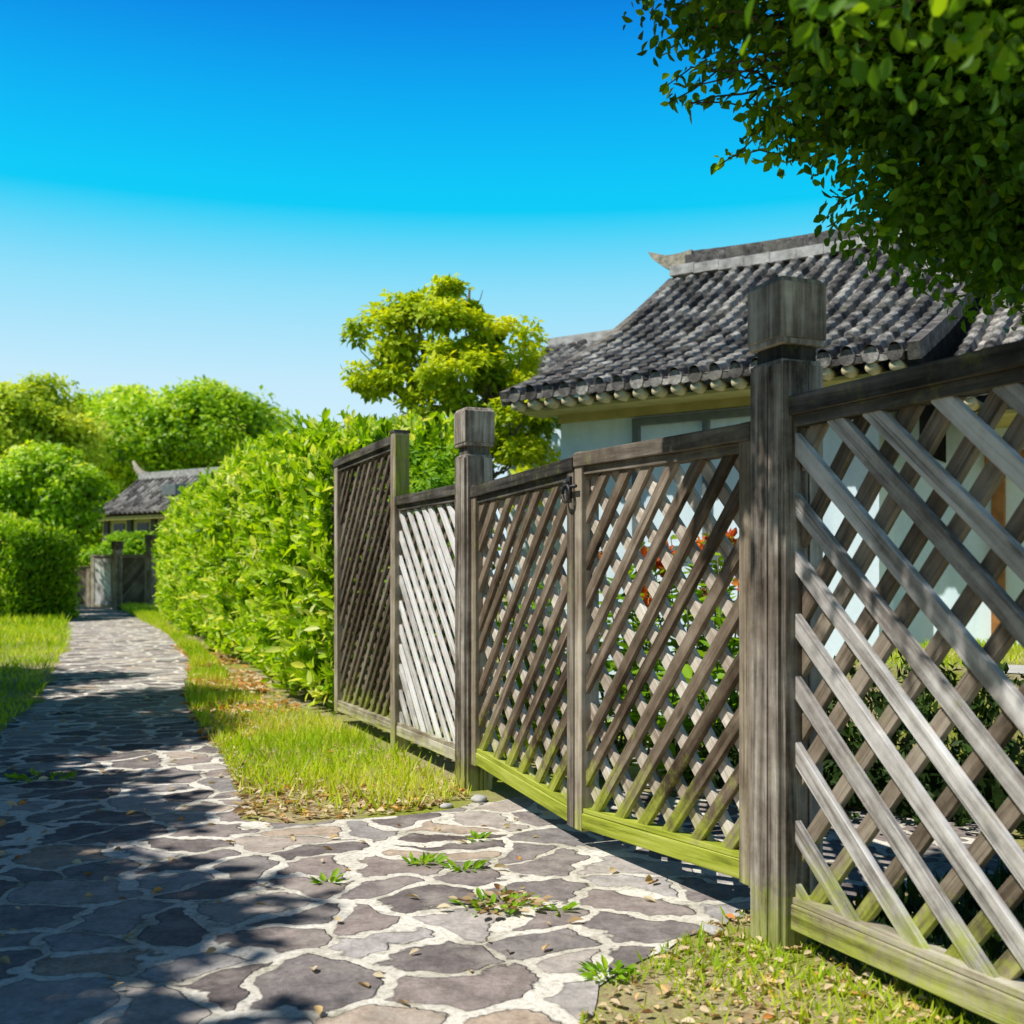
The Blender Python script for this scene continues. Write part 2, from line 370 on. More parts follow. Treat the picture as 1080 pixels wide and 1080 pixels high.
    # dusty smears of mortar over the stones
    dust = ramp(nt, noise(nt, p, 4.2, 6, 0.7).outputs['Fac'], [(0.50, g(0)), (0.68, g(0.6))])
    sc = mix(nt, dust, sc, (0.46, 0.41, 0.36))
    damp = ramp(nt, noise(nt, p, 3.1, 6, 0.72).outputs['Fac'], [(0.57, g(0)), (0.68, g(0.7))])
    mc = mix(nt, damp, mc, ramp(nt, nf, [(0.35, (0.07, 0.075, 0.03)), (0.65, (0.26, 0.25, 0.12))]))
    rim = ramp(nt, e, [(0.06, g(1)), (0.088, g(0.45)), (0.125, g(1))])  # dark rim paints joint shade along stone edges, together with damp dirt
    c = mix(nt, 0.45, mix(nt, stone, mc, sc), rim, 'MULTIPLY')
    h = math_(nt, 'ADD', math_(nt, 'MULTIPLY', stone, 0.8), math_(nt, 'MULTIPLY', nz, 0.5))
    h = math_(nt, 'ADD', h, math_(nt, 'MULTIPLY', nf, 0.28))
    surf(nt, out, c, 0.95, h, 0.75, 0.032, 0.02)
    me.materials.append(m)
    return struct(link(bpy.data.objects.new('path', me)))
path()

# ------------------------------------------------------------------ fence and gates
Z3 = np.array([0, 0, 1.0])
P0 = np.array([0.936, 3.80, 0.0]); P1 = np.array([-0.29, 6.70, 0.0])
D = (P1 - P0) / np.linalg.norm(P1 - P0); NP = np.array([-D[1], D[0], 0.0])        # NP: towards the path
if NP[0] > 0: NP = -NP
def fl(s, back=0.0): return P0 + D * s - NP * back      # along the fence line, s metres from the near post

def gate_post(name, label, s, tall=2.37, cap=0.20, body=0.172, m='post', lean=0.0, group='capped gate posts'):
    c = fl(s + 0.1, 0.1); t = thing(name, label, 'post', c, group)
    mb = MB(); zt = tall - 0.29
    mb.box(c + Z3 * (zt / 2 - 0.1), Z3, D, NP, (zt + 0.2, body, body), 0, 0.55)
    mb.build('shaft', M[m], t, 0.006)
    # facing boards nailed to the shaft leave narrow shadow gaps
    for side, off in ((NP, D), (-D, NP)):
        b2 = MB()
        for k, (w, o) in enumerate(((0.058, -0.055), (0.098, 0.031))):
            b2.box(c + side * (body / 2 + 0.007) + off * o + Z3 * (zt / 2 - 0.06 + 0.01 * k), Z3, off, side, (zt + 0.08, w, 0.014), 0)
        b2.build('facing_board', M[m], t, 0.003)
    mb = MB(); mb.box(c + Z3 * (zt + 0.025), Z3, D, NP, (0.06, body * 0.86, body * 0.86)); mb.build('neck', M['rail_dark'], t, 0.003)
    mb = MB(); h = 0.24
    mb.box(c + Z3 * (zt + 0.05 + 0.012), Z3, D, NP, (0.024, cap * 0.96, cap * 0.96))
    mb.box(c + Z3 * (zt + 0.072 + h / 2 - 0.02), Z3, D, NP, (h - 0.04, cap, cap), 0, 0.5)
    mb.box(c + Z3 * (zt + 0.05 + h - 0.014), Z3, D, NP, (0.028, cap, cap), 0, 0.5, taper=(0.995, 0.86))
    mb.build('cap', M[m], t, 0.006)
    return t

def clip_line(p, d, quad):
    """clip the infinite 2-D line to a convex quad (counter-clockwise)"""
    t0, t1 = -1e9, 1e9
    for i in range(4):
        a, b = quad[i], quad[(i + 1) % 4]; e = (b[0] - a[0], b[1] - a[1]); n = (-e[1], e[0])
        num = (p[0] - a[0]) * n[0] + (p[1] - a[1]) * n[1]; den = d[0] * n[0] + d[1] * n[1]
        if abs(den) < 1e-9:
            if num < 0: return None
            continue
        t = -num / den
        if den > 0: t0 = max(t0, t)
        else: t1 = min(t1, t)
    return (t0, t1) if t1 - t0 > 0.03 else None

def lattice_panel(name, label, cat, a, b, zb, zt, front, back, fdir, rails, stiles=(None, None), pitch=0.216, sw=0.061, th=0.024, group=None, phase=0.0, stile_w=0.075, cap=True, bottom_h=0.10, angles=(45, 45), back_pitch=None):
    """lattice of two slat layers held between a top and a bottom rail; a -> b runs away from the camera"""
    a = np.array([a[0], a[1], 0.0]); b = np.array([b[0], b[1], 0.0]); L = np.linalg.norm(b - a); d = (b - a) / L
    n = np.array([-d[1], d[0], 0.0]); n = -n if n[0] > 0 else n
    t = thing(name, label, cat, a, group)
    zB = lambda s: zb[0] + (zb[1] - zb[0]) * s / L
    zT = lambda s: zt[0] + (zt[1] - zt[0]) * s / L
    s0 = stile_w - 0.03 if stiles[0] else -0.02; s1 = L - stile_w + 0.03 if stiles[1] else L + 0.02
    quad = [(s0, zB(s0) + bottom_h - 0.03), (s1, zB(s1) + bottom_h - 0.03), (s1, zT(s1) - 0.09), (s0, zT(s0) - 0.09)]
    mb = MB(); r2 = math.sqrt(0.5)
    for layer in (0, 1):
        sg = fdir if layer == 0 else -fdir                # +1: rises with s (away), -1: falls
        off = n * (th / 2 + 0.001) * (1 if layer == 0 else -1)
        k0 = int(-6 / pitch)
        pt = pitch if layer == 0 else (back_pitch or pitch)
        for k in range(k0, int(8 / pitch)):
            ang = math.radians(angles[layer] * sg + random.gauss(0, 0.45)); dd = (math.cos(ang), math.sin(ang))
            p = (0.0, phase + k * pt + random.gauss(0, 0.006) + (0.4 * pitch if layer else 0))
            cl = clip_line(p, dd, quad)
            if not cl: continue
            m0 = (cl[0] + cl[1]) / 2; q = (p[0] + dd[0] * m0, p[1] + dd[1] * m0)
            c = a + d * q[0] + Z3 * q[1] + off + n * random.gauss(0, 0.0006)
            ax = d * dd[0] + Z3 * dd[1]; ay = -d * dd[1] + Z3 * dd[0]
            mb.box(c, ax, ay, n, (cl[1] - cl[0], sw * random.uniform(0.93, 1.05), th), layer)
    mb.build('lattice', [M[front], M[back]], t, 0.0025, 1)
    sl = lambda z: (lambda v: v / np.linalg.norm(v))(d * L + Z3 * (z[1] - z[0]))
    ax = sl(zt); mb = MB(); mid = a + d * L / 2
    ay = np.cross(n, ax)
    mb.box(mid + Z3 * ((zt[0] + zt[1]) / 2 - 0.034), ax, n, ay, (L, 0.115, 0.068), 0)
    mb.build('top_rail', M[rails[0]], t, 0.005)
    mb = MB(); mb.box(mid + Z3 * ((zt[0] + zt[1]) / 2 - 0.088), ax, n, ay, (L - 0.004, 0.072, 0.04), 0); mb.build('rail_batten', M[rails[0]], t, 0.003)
    ax = sl(zb); ay = np.cross(n, ax); mb = MB()
    mb.box(mid + Z3 * ((zb[0] + zb[1]) / 2 + bottom_h / 2 - 0.012), ax, n, ay, (L, 0.092, bottom_h - 0.026), 0)
    mb.build('bottom_rail', M[rails[1]], t, 0.005)
    mb = MB(); mb.box(mid + Z3 * ((zb[0] + zb[1]) / 2 + bottom_h - 0.012), ax, n, ay, (L, 0.078, 0.022), 0); mb.build('rail_batten', M[rails[1]], t, 0.003)
    for i, st in enumerate(stiles):
        if not st: continue
        s = stile_w / 2 if i == 0 else L - stile_w / 2
        lo = zB(s) - 0.012; hi = zT(s) + 0.004; mb = MB()
        mb.box(a + d * s + Z3 * (lo + hi) / 2 , Z3, d, n, (hi - lo, stile_w, 0.098), 0); mb.build('stile', M[st], t, 0.005)
    return t

gate_post('gate_post', 'nearest tall square gate post, upper half dark and dappled by leaf shade', 0.0)
SL = float(np.linalg.norm(P1 - P0))
gate_post('gate_post', 'tall square gate post at the far side of the double gate, brown and cracked', SL)
IN = 0.10
lattice_panel('lattice_fence_panel', 'wide pale lattice panel at the right edge beside the nearest post, half in leaf shade', 'fence panel',
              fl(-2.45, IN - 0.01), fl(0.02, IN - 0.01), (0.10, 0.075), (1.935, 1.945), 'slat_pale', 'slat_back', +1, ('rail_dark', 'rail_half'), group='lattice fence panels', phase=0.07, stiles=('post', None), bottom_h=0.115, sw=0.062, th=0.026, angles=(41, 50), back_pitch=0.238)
A = fl(0.235, 0.09); B = fl(SL + 0.0, 0.09); MID = np.array([0.303, 5.33, 0]) - NP * 0.05
gR = lattice_panel('gate_leaf', 'right gate leaf with wide brown lattice and a mossy bottom rail', 'gate',
              A, MID, (0.178, 0.095), (1.885, 1.92), 'slat_brown', 'gate_back', -1, ('rail', 'rail_moss'), ('stile', 'stile'), group='double gate leaves', angles=(47, 43), phase=0.03)
gL = lattice_panel('gate_leaf', 'left gate leaf, narrow in view, with a black latch at its edge', 'gate',
              MID + D * 0.012, B, (0.095, 0.178), (1.905, 1.875), 'slat_brown', 'gate_back', -1, ('rail_dark', 'rail_moss'), ('rail', 'stile'), group='double gate leaves', phase=0.11)
# latch
mb = MB(); dg = (B - MID) / np.linalg.norm(B - MID); ng = NP; lc = MID + dg * 0.045 + ng * 0.056 + Z3 * 1.755
mb.box(lc, Z3, dg, ng, (0.11, 0.045, 0.012)); mb.tube([lc + ng * 0.015 - dg * 0.11, lc + ng * 0.018, lc + ng * 0.015 + dg * 0.06], 0.009, 8)
a_ = np.linspace(0, 2 * math.pi, 15); mb.tube([lc + ng * 0.026 + Z3 * (-0.03 + 0.042 * math.sin(x)) + dg * (-0.02 + 0.042 * math.cos(x)) for x in a_], 0.008, 6)
mb.tube([lc + ng * 0.004 + Z3 * 0.025, lc + ng * 0.03 + Z3 * 0.02], 0.012, 8)
mb.build('latch', M['iron'], gL)

S_T = SL + 1.62
lattice_panel('lattice_fence_panel', 'low lattice panel with sunlit white slats left of the far gate post', 'fence panel',
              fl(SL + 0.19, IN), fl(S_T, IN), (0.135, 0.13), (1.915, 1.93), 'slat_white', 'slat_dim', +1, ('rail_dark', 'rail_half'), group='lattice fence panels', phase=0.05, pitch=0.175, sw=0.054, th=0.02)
c = fl(S_T + 0.06, IN); t = thing('fence_post', 'slim square post between the low and the tall lattice panel, green on its upper side', 'post', c)
mb = MB(); mb.box(c + Z3 * 1.16, Z3, D, NP, (2.52, 0.11, 0.12), 0, 0.6); mb.build('shaft', M['stile'], t, 0.006)
mb = MB(); mb.box(c + Z3 * 2.165 - D * 0.058, Z3, NP, D, (0.47, 0.112, 0.012), 0, 0.6); mb.build('mossy_board', M['stile_moss'], t, 0.003)
mb = MB(); mb.box(c + Z3 * 2.425, D, NP, Z3, (0.125, 0.13, 0.022), 0, 0.6); mb.build('cap', M['rail_dark'], t, 0.004)
lattice_panel('lattice_fence_panel', 'tall close-woven lattice panel at the end of the fence against the hedge', 'fence panel',
              fl(S_T + 0.12, IN), fl(S_T + 1.95, IN), (0.125, 0.11), (2.405, 2.40), 'slat_dim', 'slat_dim', -1, ('rail_dark', 'rail_half'), (None, 'stile'), group='lattice fence panels', phase=0.02, pitch=0.185, sw=0.050, th=0.018, stile_w=0.11)
# back-set stakes of the end stile
t = thing('hinge_strap', 'black iron straps on the end stile of the tall lattice panel', 'bracket', fl(S_T + 1.9, IN) + Z3 * 1.6)
for z in (1.72, 1.98):
    mb = MB(); mb.tube([fl(S_T + 1.96, IN) + Z3 * z + NP * 0.052, fl(S_T + 2.1, IN) + Z3 * (z - 0.03) + NP * 0.03], 0.016, 6); mb.build('strap', M['iron'], t)

# ------------------------------------------------------------------ house
HU = np.array([0.83, -0.558, 0.0]); HU /= np.linalg.norm(HU); HV = np.array([-HU[1], HU[0], 0.0])
HO = np.array([-0.05, 10.62, 0.0])
M['tile'] = None
def tile_mat():
    m, nt, out = mat('grey_roof_tile'); p = pos(nt)
    n1 = noise(nt, p, 9, 6, 0.7).outputs['Fac']; n2 = noise(nt, p, 38, 5, 0.7).outputs['Fac']; n3 = noise(nt, p, 1.4, 4, 0.6).outputs['Fac']
    f = math_(nt, 'ADD', math_(nt, 'MULTIPLY', n1, 0.7), math_(nt, 'MULTIPLY', attr(nt), 0.3))
    c = ramp(nt, f, [(0.32, (0.055, 0.05, 0.046)), (0.47, (0.15, 0.138, 0.127)), (0.6, (0.35, 0.325, 0.295)), (0.74, (0.66, 0.61, 0.53))])
    c = mix(nt, 0.6, c, ramp(nt, n2, [(0.35, g(0.45)), (0.65, g(1.25))]), 'MULTIPLY')
    c = mix(nt, ramp(nt, n3, [(0.55, g(0)), (0.75, g(0.45))]), c, (0.42, 0.38, 0.28))
    surf(nt, out, c, 0.9, n1, 0.5, 0.02, 0.15); return m
M['tile'] = tile_mat()
M['ridge'] = plain('ridge_mortar', (0.25, 0.23, 0.21), (0.62, 0.59, 0.54), 7, 0.9, 0.5, 0.03, 0.1)
M['orn'] = plain('ridge_ornament_stone', (0.22, 0.19, 0.14), (0.52, 0.45, 0.34), 14, 0.9, 0.6, 0.03, 0.1)
def plaster():
    m, nt, out = mat('cyan_tinted_plaster'); p = pos(nt)
    n = noise(nt, mapping(nt, p, (3, 3, 0.7)), 1.0, 6, 0.65).outputs['Fac']; n2 = noise(nt, p, 30, 4, 0.6).outputs['Fac']
    c = mix(nt, 0.5, ramp(nt, n, [(0.34, (0.68, 0.82, 0.88)), (0.5, (0.79, 0.93, 0.98)), (0.75, (0.82, 0.94, 0.99))]), ramp(nt, n2, [(0.3, g(0.9)), (0.6, g(1))]), 'MULTIPLY')  # pale cyan tint puts the blue of sky-lit shade into the plaster
    surf(nt, out, c, 0.9, n2, 0.15, 0.006, 0.15); return m
M['plaster'] = plaster()
M['soffit'] = plain('ochre_soffit', (0.42, 0.38, 0.14), (0.58, 0.52, 0.22), 5, 0.85, 0.2, 0.01, 0.15)
M['cream'] = plain('cream_eave_end', (0.55, 0.47, 0.26), (0.72, 0.64, 0.42), 12, 0.85, 0.2, 0.01, 0.15)
M['frame_grey'] = plain('grey_window_frame', (0.12, 0.14, 0.14), (0.20, 0.23, 0.23), 8, 0.6, 0.1, 0.004)
M['frame_brown'] = plain('orange_door_wood', (0.28, 0.11, 0.03), (0.48, 0.22, 0.07), 9, 0.6, 0.2, 0.005)
M['door_dark'] = plain('dark_door_wood', (0.03, 0.035, 0.03), (0.07, 0.07, 0.055), 9, 0.5, 0.2, 0.005)
M['gable'] = plain('gap_shade_black', (0.012, 0.012, 0.014), (0.03, 0.028, 0.026), 9, 0.95, 0.3, 0.01, 0.0)  # flat black for the shaded gap between the two roofs
def glass():
    m, nt, out = mat('dark_window_glass'); p = surf(nt, out, (0.02, 0.03, 0.035), 0.12, spec=0.3); return m
M['glass'] = glass()

def roof_slope(name, O, u, v, lenU, run, rise, parent, pitchU=0.19, row=0.20, sag=0.18, samp=10, mname='tile'):
    """barrel tile slope; O = lower left corner, u along the eave, v up the slope in plan"""
    nu = int(round(lenU / pitchU)); pu = lenU / nu; mb = MB()
    L = math.hypot(run, rise); nr = int(round(L / row))
    us = []
    for k in range(nu):
        for q in np.linspace(0, 1, samp, endpoint=False): us.append((k, q))
    us.append((nu - 1, 1.0)); hs = []
    for k, q in us:
        x = (q - 0.5) / 0.30
        hs.append(0.072 * math.sqrt(max(0, 1 - x * x)) if abs(x) < 1 else -0.012)
    rows = []
    for r in range(nr):
        rows += [(r, 0.0, 0.030), (r, 0.94, 0.004)]
    slope_n = np.array([*( -v[:2] * rise / L), run / L])
    tilt = {}
    V = []; R = []
    for r, fr, lift in rows:
        t = (r + fr) / nr
        zc = rise * t - sag * math.sin(math.pi * t) * 0.9
        for (k, q), h in zip(us, hs):
            if (k, r) not in tilt: tilt[(k, r)] = (random.gauss(0, 0.004), random.random())
            dl, rr = tilt[(k, r)]
            V.append(O + u * ((k + q) * pu) + v * (run * t) + Z3 * zc + slope_n * (h + (lift if True else 0) + dl)); R.append(rr)
    n = len(us)
    f = [(j * n + i, j * n + i + 1, (j + 1) * n + i + 1, (j + 1) * n + i) for j in range(len(rows) - 1) for i in range(n - 1)]
    mb.grid(V, f, None, R, 0, False)
    o = mb.build(name, M[mname], parent)
    return o, nu, pu

def eave_ends(O, u, v, nu, pu, parent, cream=True):
    mb = MB()
    for k in range(nu):
        c = O + u * ((k + 0.5) * pu) - v * 0.012 + Z3 * 0.03
        pts = [c + u * 0.068 * math.cos(a) + Z3 * (0.068 * math.sin(a) - 0.02) for a in np.linspace(0, 2 * math.pi, 11)[:-1]]
        q = [p + v * 0.10 for p in pts]; rr = random.random()
        mb.poly(pts, None, rr); n = len(pts)
        for i in range(n): mb.poly([pts[i], pts[(i + 1) % n], q[(i + 1) % n], q[i]], None, rr)
        # drooping edge of the pan tile between two caps
        c2 = O + u * (k * pu) - v * 0.004 + Z3 * 0.0
        pts = [c2 + u * (0.085 * math.cos(a)) + Z3 * (0.055 * math.sin(a) + 0.01) for a in np.linspace(math.pi, 2 * math.pi, 8)]
        mb.poly(pts, None, random.random()); q = [p + v * 0.02 for p in pts]
        for i in range(7): mb.poly([pts[i], q[i], q[i + 1], pts[i + 1]], None, rr)
    mb.build('eave_tiles', M['tile'], parent)
    if cream:
        mb = MB()
        for k in range(nu):
            c = O + u * ((k + 0.5) * pu) + v * 0.06 - Z3 * 0.085
            mb.tube([c - v * 0.05, c + v * 0.3], 0.05, 10)
        mb.build('rafter_ends', M['cream'], parent)

def house():
    t = thing('tile_roofed_house', 'white house with grey barrel tile roof and flying ridge end behind the fence', 'house', HO + HV * 2)
    EZ = 3.08; LU = 3.78; RUN = 3.78; RISE = 1.98
    O = HO + Z3 * EZ
    ro, nu, pu = roof_slope('roof', O, HU, HV, LU, RUN, RISE, t)
    eave_ends(O, HU, HV, nu, pu, t)
    # back slope
    Ob = HO + HV * (2 * RUN) + HU * LU + Z3 * EZ
    roof_slope('roof', Ob, -HU, -HV, LU, RUN, RISE, t, samp=6)
    # verge boards / barge
    for s in (0.0, LU):
        mb = MB()
        for a0, a1 in ((0, 1),):
            pts = [O + HU * (s + (0.05 if s else -0.02)) + HV * RUN * q + Z3 * (RISE * q - 0.16 * math.sin(math.pi * q) - 0.02) for q in np.linspace(0, 1, 9)]
            for i in range(8):
                aa, bb = pts[i], pts[i + 1]; l = np.linalg.norm(bb - aa); ax = (bb - aa) / l
                mb.box((aa + bb) / 2 + Z3 * (0.03 if s else 0.01), ax, HU, np.cross(ax, HU), (l + 0.01, 0.10, 0.14), 0, 0.3)
        mb.build('verge', M['tile'], t)
    # ridge: pale mortar bed, dark tile course, cap
    rz = EZ + RISE
    rc = HO + HV * RUN
    mb = MB()
    for i in range(12):
        q = (i + 0.5) / 12; dz = 0.14 * (2 * q - 1) ** 2
        mb.box(rc + HU * (q * (LU + 0.1)) + Z3 * (rz + 0.06 + dz * 0.4), HU, HV, Z3, (LU / 12 + 0.02, 0.30, 0.12))
    mb.build('ridge_bed', M['ridge'], t)
    mb = MB()
    for i in range(14):
        q = (i + 0.5) / 14; dz = 0.14 * (2 * q - 1) ** 2
        mb.box(rc + HU * (0.2 + q * (LU - 0.35)) + Z3 * (rz + 0.175 + dz * 0.4), HU, HV, Z3, (LU / 14 + 0.005, 0.22 + 0.01 * (i % 2), 0.12), 0, 0.1 + 0.25 * random.random())
    for i in range(18):
        q = (i + 0.5) / 18; dz = 0.14 * (2 * q - 1) ** 2
        a = rc + HU * (0.2 + (q - .5 / 18) * (LU - 0.35)) + Z3 * (rz + 0.235 + dz * 0.4)
        mb.tube([a, a + HU * (LU / 18)], [0.072, 0.064], 10, 0, 0.15)
    mb.build('ridge', M['tile'], t)
    # flying end ornament: a curved upswept fin
    for s, sg in ((0.22, -1), (LU - 0.15, 1)):
        mb = MB(); prof = [(-0.05, 0.13), (-0.04, 0.33), (0.12, 0.31), (0.30, 0.31), (0.56, 0.40), (0.50, 0.30), (0.34, 0.17), (0.18, 0.10)]
        pa = [rc + HU * (s + sg * x) + Z3 * (rz + 0.02 + z) - HV * 0.09 for x, z in prof]; pb = [p + HV * 0.18 for p in pa]
        mb.poly(pa); mb.poly(pb[::-1])
        for i in range(len(pa)): mb.poly([pa[i], pb[i], pb[(i + 1) % len(pa)], pa[(i + 1) % len(pa)]])
        mb.build('ridge_ornament', M['orn'], t, 0.015)
    # walls
    mb = MB(); w0, w1, v0, v1 = 0.30, 3.42, 0.52, 2 * RUN - 0.52
    cx = HO + HU * (w0 + w1) / 2 + HV * (v0 + v1) / 2
    hw = 2.93; mb.box(cx + Z3 * hw / 2, HU, HV, Z3, (w1 - w0, v1 - v0, hw))
    for s in (w0, w1):
        e = 0.004 if s == w0 else -0.004
        tri = [HO + HU * (s + e) + HV * v0 + Z3 * hw, HO + HU * (s + e) + HV * v1 + Z3 * hw, HO + HU * (s + e) + HV * RUN + Z3 * (hw + 1.75)]
        mb.poly(tri if s == w0 else tri[::-1])
    mb.build('wall', M['plaster'], t)
    mb = MB(); mb.box(HO + HU * LU / 2 + HV * 0.34 + Z3 * (EZ - 0.125), HU, HV, Z3, (LU - 0.1, 0.42, 0.03)); mb.box(HO + HU * (w0 + w1) / 2 + HV * 0.505 + Z3 * (EZ - 0.18), HU, HV, Z3, (w1 - w0 + 0.02, 0.05, 0.08)); mb.build('soffit', M['soffit'], t)
    # window under the eave
    wn = MB(); u0, u1, z0, z1 = 1.12, 2.62, 1.55, 2.84
    wc = HO + HV * (v0 - 0.02)
    def bar(ua, ub, za, zb, d=0.07): wn.box(wc + HU * (ua + ub) / 2 + Z3 * (za + zb) / 2, HU, HV, Z3, (ub - ua, d, zb - za))
    bar(u0, u1, z1 - 0.07, z1); bar(u0, u1, z0, z0 + 0.07, 0.1); bar(u0, u0 + 0.07, z0 + 0.07, z1 - 0.07, 0.066); bar(u1 - 0.07, u1, z0 + 0.07, z1 - 0.07, 0.066); bar((u0 + u1) / 2 - 0.03, (u0 + u1) / 2 + 0.03, z0 + 0.07, z1 - 0.07, 0.06)
    w = wn.build('window', M['frame_grey'], t, 0.004)
    mb = MB(); mb.box(wc + HV * 0.012 + HU * (u0 + u1) / 2 + Z3 * (z0 + z1) / 2, HU, HV, Z3, (u1 - u0 - 0.12, 0.02, z1 - z0 - 0.12)); mb.build('pane', M['glass'], w)
    # lower wing to the right with its own tile slope and a recessed porch
    O2 = HO + HU * (LU + 0.16) + HV * 0.02 + Z3 * (EZ - 0.34)
    ro, nu2, pu2 = roof_slope('roof', O2, HU, HV, 4.6, 3.4, 2.0, t, sag=0.1)
    eave_ends(O2, HU, HV, nu2, pu2, t)
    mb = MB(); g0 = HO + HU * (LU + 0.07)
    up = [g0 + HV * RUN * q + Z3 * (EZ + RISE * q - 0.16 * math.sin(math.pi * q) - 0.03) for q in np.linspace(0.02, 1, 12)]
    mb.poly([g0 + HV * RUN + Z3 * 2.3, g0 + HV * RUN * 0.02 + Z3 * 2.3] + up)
    mb.build('gable_gap_shade', M['gable'], t)  # black sheet standing in for the shaded gap beside the verge
    mb = MB(); vv = 1.0; a0, a1 = 3.36, 8.6
    cw = HO + HU * (a0 + a1) / 2 + HV * (vv + 1.2) + Z3 * 1.35; mb.box(cw, HU, HV, Z3, (a1 - a0, 2.4, 2.7)); mb.build('wall', M['plaster'], t)
    mb = MB(); mb.box(HO + HU * (LU + 2.6) + HV * 0.8 + Z3 * (EZ - 0.50), HU, HV, Z3, (4.6, 1.25, 0.03)); mb.build('soffit', M['soffit'], t)
    # door
    df = MB(); d0 = 4.22; dw = 1.7; dc = HO + HV * (vv - 0.03)
    def db(ua, ub, za, zb, m, d=0.09): m.box(dc + HU * (ua + ub) / 2 + Z3 * (za + zb) / 2, HU, HV, Z3, (ub - ua, d, zb - za))
    db(d0, d0 + 0.10, 0.1, 2.25, df); db(d0 + dw, d0 + dw + 0.10, 0.1, 2.25, df); db(d0 - 0.05, d0 + dw + 0.15, 2.25, 2.37, df, 0.1); db(d0 + dw / 2 - .03, d0 + dw / 2 + 0.03, 0.1, 2.25, df, 0.08)
    dd = df.build('door', M['frame_brown'], t, 0.005)
    mb = MB(); db(d0 + 0.1, d0 + dw / 2 - 0.03, 0.1, 2.25, mb, 0.04); db(d0 + dw / 2 + 0.03, d0 + dw, 0.1, 2.25, mb, 0.04); mb.build('door_panel', M['door_dark'], dd)
    # rear wing whose ridge shows left of the main roof
    O3 = HO + HU * -3.0 + HV * 3.6 + Z3 * 3.9
    roof_slope('roof', O3, HU, HV, 3.2, 2.0, 1.0, t, samp=8, sag=0.05)
    mb = MB(); mb.box(O3 + HU * 1.6 + HV * 2.05 + Z3 * 1.06, HU, HV, Z3, (3.2, 0.24, 0.16)); mb.build('ridge', M['ridge'], t)
    mb = MB(); mb.box(HO + HU * -1.35 + HV * 5.4 + Z3 * 1.95, HU, HV, Z3, (2.6, 3.0, 3.9)); mb.build('wall', M['plaster'], t)
    return t
house()
# paved terrace in the garden
def sheet(name, pts, z, m):
    me = bpy.data.meshes.new(name); me.from_pydata([(p[0], p[1], z) for p in pts], [], [tuple(range(len(pts)))]); me.materials.append(m)
    return struct(link(bpy.data.objects.new(name, me)))
M['terrace'] = plain('pale_terrace', (0.42, 0.40, 0.36), (0.62, 0.60, 0.55), 9, 0.9, 0.4, 0.01, 0.2)
tp = [HO + HU * 0.2 - HV * 0.2, HO + HU * 9 - HV * 0.2, HO + HU * 9 + HV * 0.6, HO + HU * 0.2 + HV * 0.6]
sheet('terrace', [HO + HU * a + HV * b for a, b in ((0.3, -1.5), (3.6, -1.5), (3.6, 0.5), (0.3, 0.5))], 0.012, M['terrace'])

def bank():
    P = lambda a, b, z: HO + HU * a + HV * b + Z3 * z
    mb = MB(); u0, u1, v0, v1, h = 3.75, 10.0, -2.3, 1.44, 0.76
    top = [P(u0, v0 + .25, h), P(u1, v0 + .25, h), P(u1, v1, h), P(u0, v1, h)]; bot = [P(u0 - .1, v0, -.02), P(u1, v0, -.02), P(u1, v1, -.02), P(u0 - .1, v1, -.02)]
    mb.poly(top)
    for i in range(4): mb.poly([bot[i], bot[(i + 1) % 4], top[(i + 1) % 4], top[i]])
    struct(mb.build('garden_bank', bpy.data.materials['ground_soil_and_turf']))
    sheet('garden_path', [tuple(P(a, b, 0)[:2]) for a, b in ((u0 + .9, v0 + .32), (u1, v0 + .32), (u1, v0 + 1.0), (u0 + .9, v0 + 1.0))], h + 0.006, M['terrace'])
    sheet('courtyard', [(1.15, 6.5), (2.55, 6.3), (2.0, 7.2), (1.75, 8.0), (0.4, 8.9), (0.2, 7.6)], 0.010, M['terrace'])
    return P, u0, u1, v0, v1, h
BK = bank()

